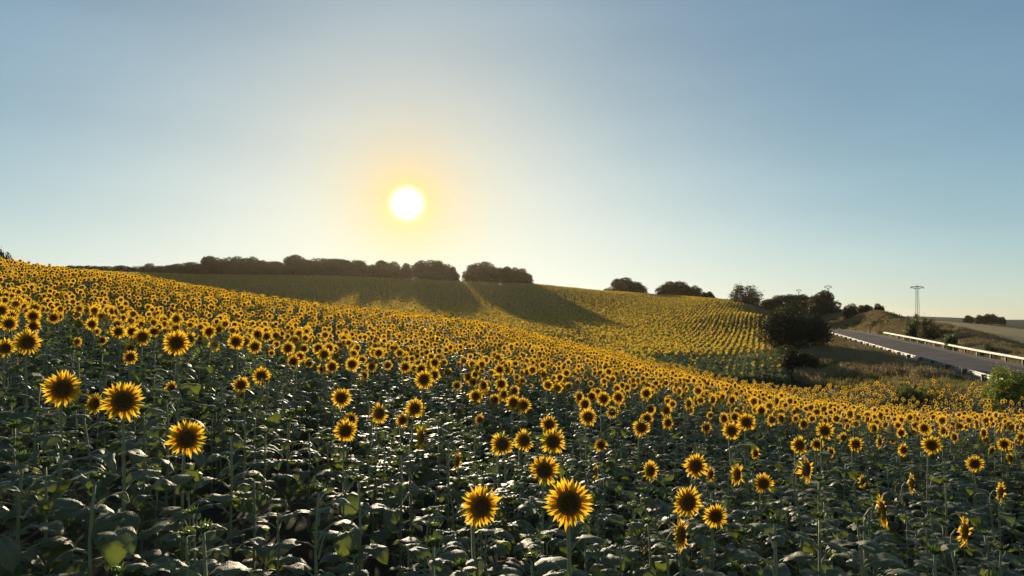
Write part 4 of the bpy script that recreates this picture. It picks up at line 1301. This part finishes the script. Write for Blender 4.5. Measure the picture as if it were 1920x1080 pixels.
# ------------------------------------------------------------------ grass on the verges and the bank
def tuft(seed, n, h, mat, spread=0.28, heads=True):
    r = random.Random(seed); mb = MB()
    for q in range(n):
        a = r.uniform(0, 6.28); rad = spread * math.sqrt(r.random())
        x, y = rad * math.cos(a), rad * math.sin(a); lean = r.uniform(0.05, 0.4); la = r.uniform(0, 6.28)
        H = h * r.uniform(0.5, 1.1); w = r.uniform(0.010, 0.024)
        ox, oy = math.cos(la) * lean * H, math.sin(la) * lean * H
        tx, ty = -math.sin(a) * w, math.cos(a) * w
        v = [(x - tx, y - ty, -0.05), (x + tx, y + ty, -0.05), (x + ox * .35 + tx * .8, y + oy * .35 + ty * .8, H * .6), (x + ox * .35 - tx * .8, y + oy * .35 - ty * .8, H * .6), (x + ox, y + oy, H)]
        f = [(0, 1, 2, 3), (3, 2, 4)]
        mb.add(v, f)
        if heads and r.random() < 0.5:
            c = np.array([x + ox * .85, y + oy * .85, H * 0.92]); s = 0.02
            mb.add([c + (s, 0, 0), c + (0, s, 0.0), c - (s, 0, 0), c - (0, s, 0), c + (ox * .1, oy * .1, 0.10), c - (0, 0, 0.06)], [(0, 1, 4), (1, 2, 4), (2, 3, 4), (3, 0, 4), (1, 0, 5), (2, 1, 5), (3, 2, 5), (0, 3, 5)])
    return mb.mesh('tuft', [mat], smooth=False)
GV = variants('grass_tuft', [tuft(i, 46, 0.62, MAT['dry'], 0.32) for i in range(3)] + [tuft(20 + i, 46, 0.5, MAT['greengrass'], 0.3, False) for i in range(3)])
def noise2(x, y, s, o=0.0):
    return math.sin(x * s + 1.7 * math.sin(y * s * 0.7 + o)) * math.cos(y * s * 1.1 + 1.3 * math.sin(x * s * 0.8 + o * 2))
gp, gr, gs, gi_ = [], [], [], []
N = 0
while N < 42000:
    y = random.uniform(18, 190); x = random.uniform(22, 85)
    u = 960 + FOC * x / y
    if u < 1380 or u > 2150: continue
    if random.random() > min(1.0, 70.0 / y) ** 0.6: continue
    off = (x - rail_x(y)) / math.hypot(1, 0.2875)
    if -0.25 < off < 8.9 and y < 178: continue
    if off < 0 and x < 24.3: continue
    if y > 100 and u < 1440: continue
    if off > 30: continue
    nz = noise2(x, y, 0.28, 1.0) + 0.5 * noise2(x, y, 0.9, 2.0)
    dry = nz > -0.15 if off < 0 else nz > -0.55
    if off < -0.3 and x < 27.5 and y < 60: dry = nz > 0.55
    gp.append((x, y)); gr.append((random.gauss(0, .1), random.gauss(0, .1), random.uniform(0, 6.28)))
    gs.append(random.uniform(0.7, 1.55) * (0.75 if abs(off - 4) < 6 else 1.0) * (1 if dry else 0.95))
    gi_.append(random.randrange(3) + (0 if dry else 3))
    N += 1
gp = np.array(gp)
scatter('dry_grass', np.column_stack([gp, ground(gp[:, 0], gp[:, 1])]), gr, gs, gi_, GV, label='tall dry and half-green grass on the verge and the bank', cat='grass')
# low scrub scattered over the verge and the bank
def scrub(seed):
    v, f, _ = make_crown(seed, 9, 520, 0.075, 0.8, 0.6)
    me = bpy.data.meshes.new('scrub'); me.from_pydata(v.tolist(), [], f.tolist()); me.materials.append(MAT['weed'] if seed % 2 else MAT['oak'])
    return me
CV = variants('scrub_clump', [scrub(60 + i) for i in range(4)])
sp_, sr_, ss_, si_ = [], [], [], []
while len(sp_) < 1500:
    y = random.uniform(30, 185); x = random.uniform(24, 88); u = 960 + FOC * x / y
    if u < 1440 or u > 2100: continue
    off = (x - rail_x(y)) / math.hypot(1, 0.2875)
    if -1.2 < off < 10.2 or off > 26 or x < 25: continue
    nz = noise2(x, y, 0.16, 4.0) + 0.5 * noise2(x, y, 0.5, 7.0) + (0.35 if off > 0 and y < 115 else 0) + (0.3 if off < 0 and x < 29 else 0)
    if nz < 0.05: continue
    h_ = random.uniform(0.35, 0.95); w_ = h_ * random.uniform(1.1, 2.2)
    sp_.append((x, y)); sr_.append((0, 0, random.uniform(0, 6.28))); ss_.append((w_, w_, h_)); si_.append(random.randrange(4))
sp_ = np.array(sp_)
scatter('scrub', np.column_stack([sp_, ground(sp_[:, 0], sp_[:, 1]) - 0.05]), sr_, ss_, si_, CV, label='low dark scrub scattered through the grass beside the road', cat='scrub')
# bare dry strip along the skyline of the far slope
cp2, cr2, cs2, cj2 = [], [], [], []
while len(cp2) < 6000:
    u = random.uniform(960, 1440)
    fd = np.interp(u, poly_u, far_d)
    d = fd + random.uniform(-3, 22)
    x = (u - 960) / FOC * d
    cp2.append((x, d)); cr2.append((0, 0, random.uniform(0, 6))); cs2.append(random.uniform(0.9, 1.7)); cj2.append(random.choice((0, 1, 2, 2, 3)))
cp2 = np.array(cp2)
scatter('dry_grass', np.column_stack([cp2, ground(cp2[:, 0], cp2[:, 1])]), cr2, cs2, cj2, GV, label='strip of pale dry grass along the far skyline', cat='grass')

# ------------------------------------------------------------------ warm scattering volume, added to imitate the flare veil near the sun
hz = MB(); hz.add(*box(-5200, 5200, -5200, 5200, -90, 27))
m, n, l = new_mat('flare_veil_volume')
out = n.new('ShaderNodeOutputMaterial'); pv = n.new('ShaderNodeVolumePrincipled')
pv.inputs['Color'].default_value = (0.98, 0.84, 0.62, 1)
pv.inputs['Density'].default_value = 0.000042
pv.inputs['Anisotropy'].default_value = 0.72
l.new(pv.outputs[0], out.inputs['Volume'])
tag(link('flare_veil', hz.mesh('flare_veil', [m], smooth=False)), kind='stuff')
scene.cycles.volume_bounces = 0
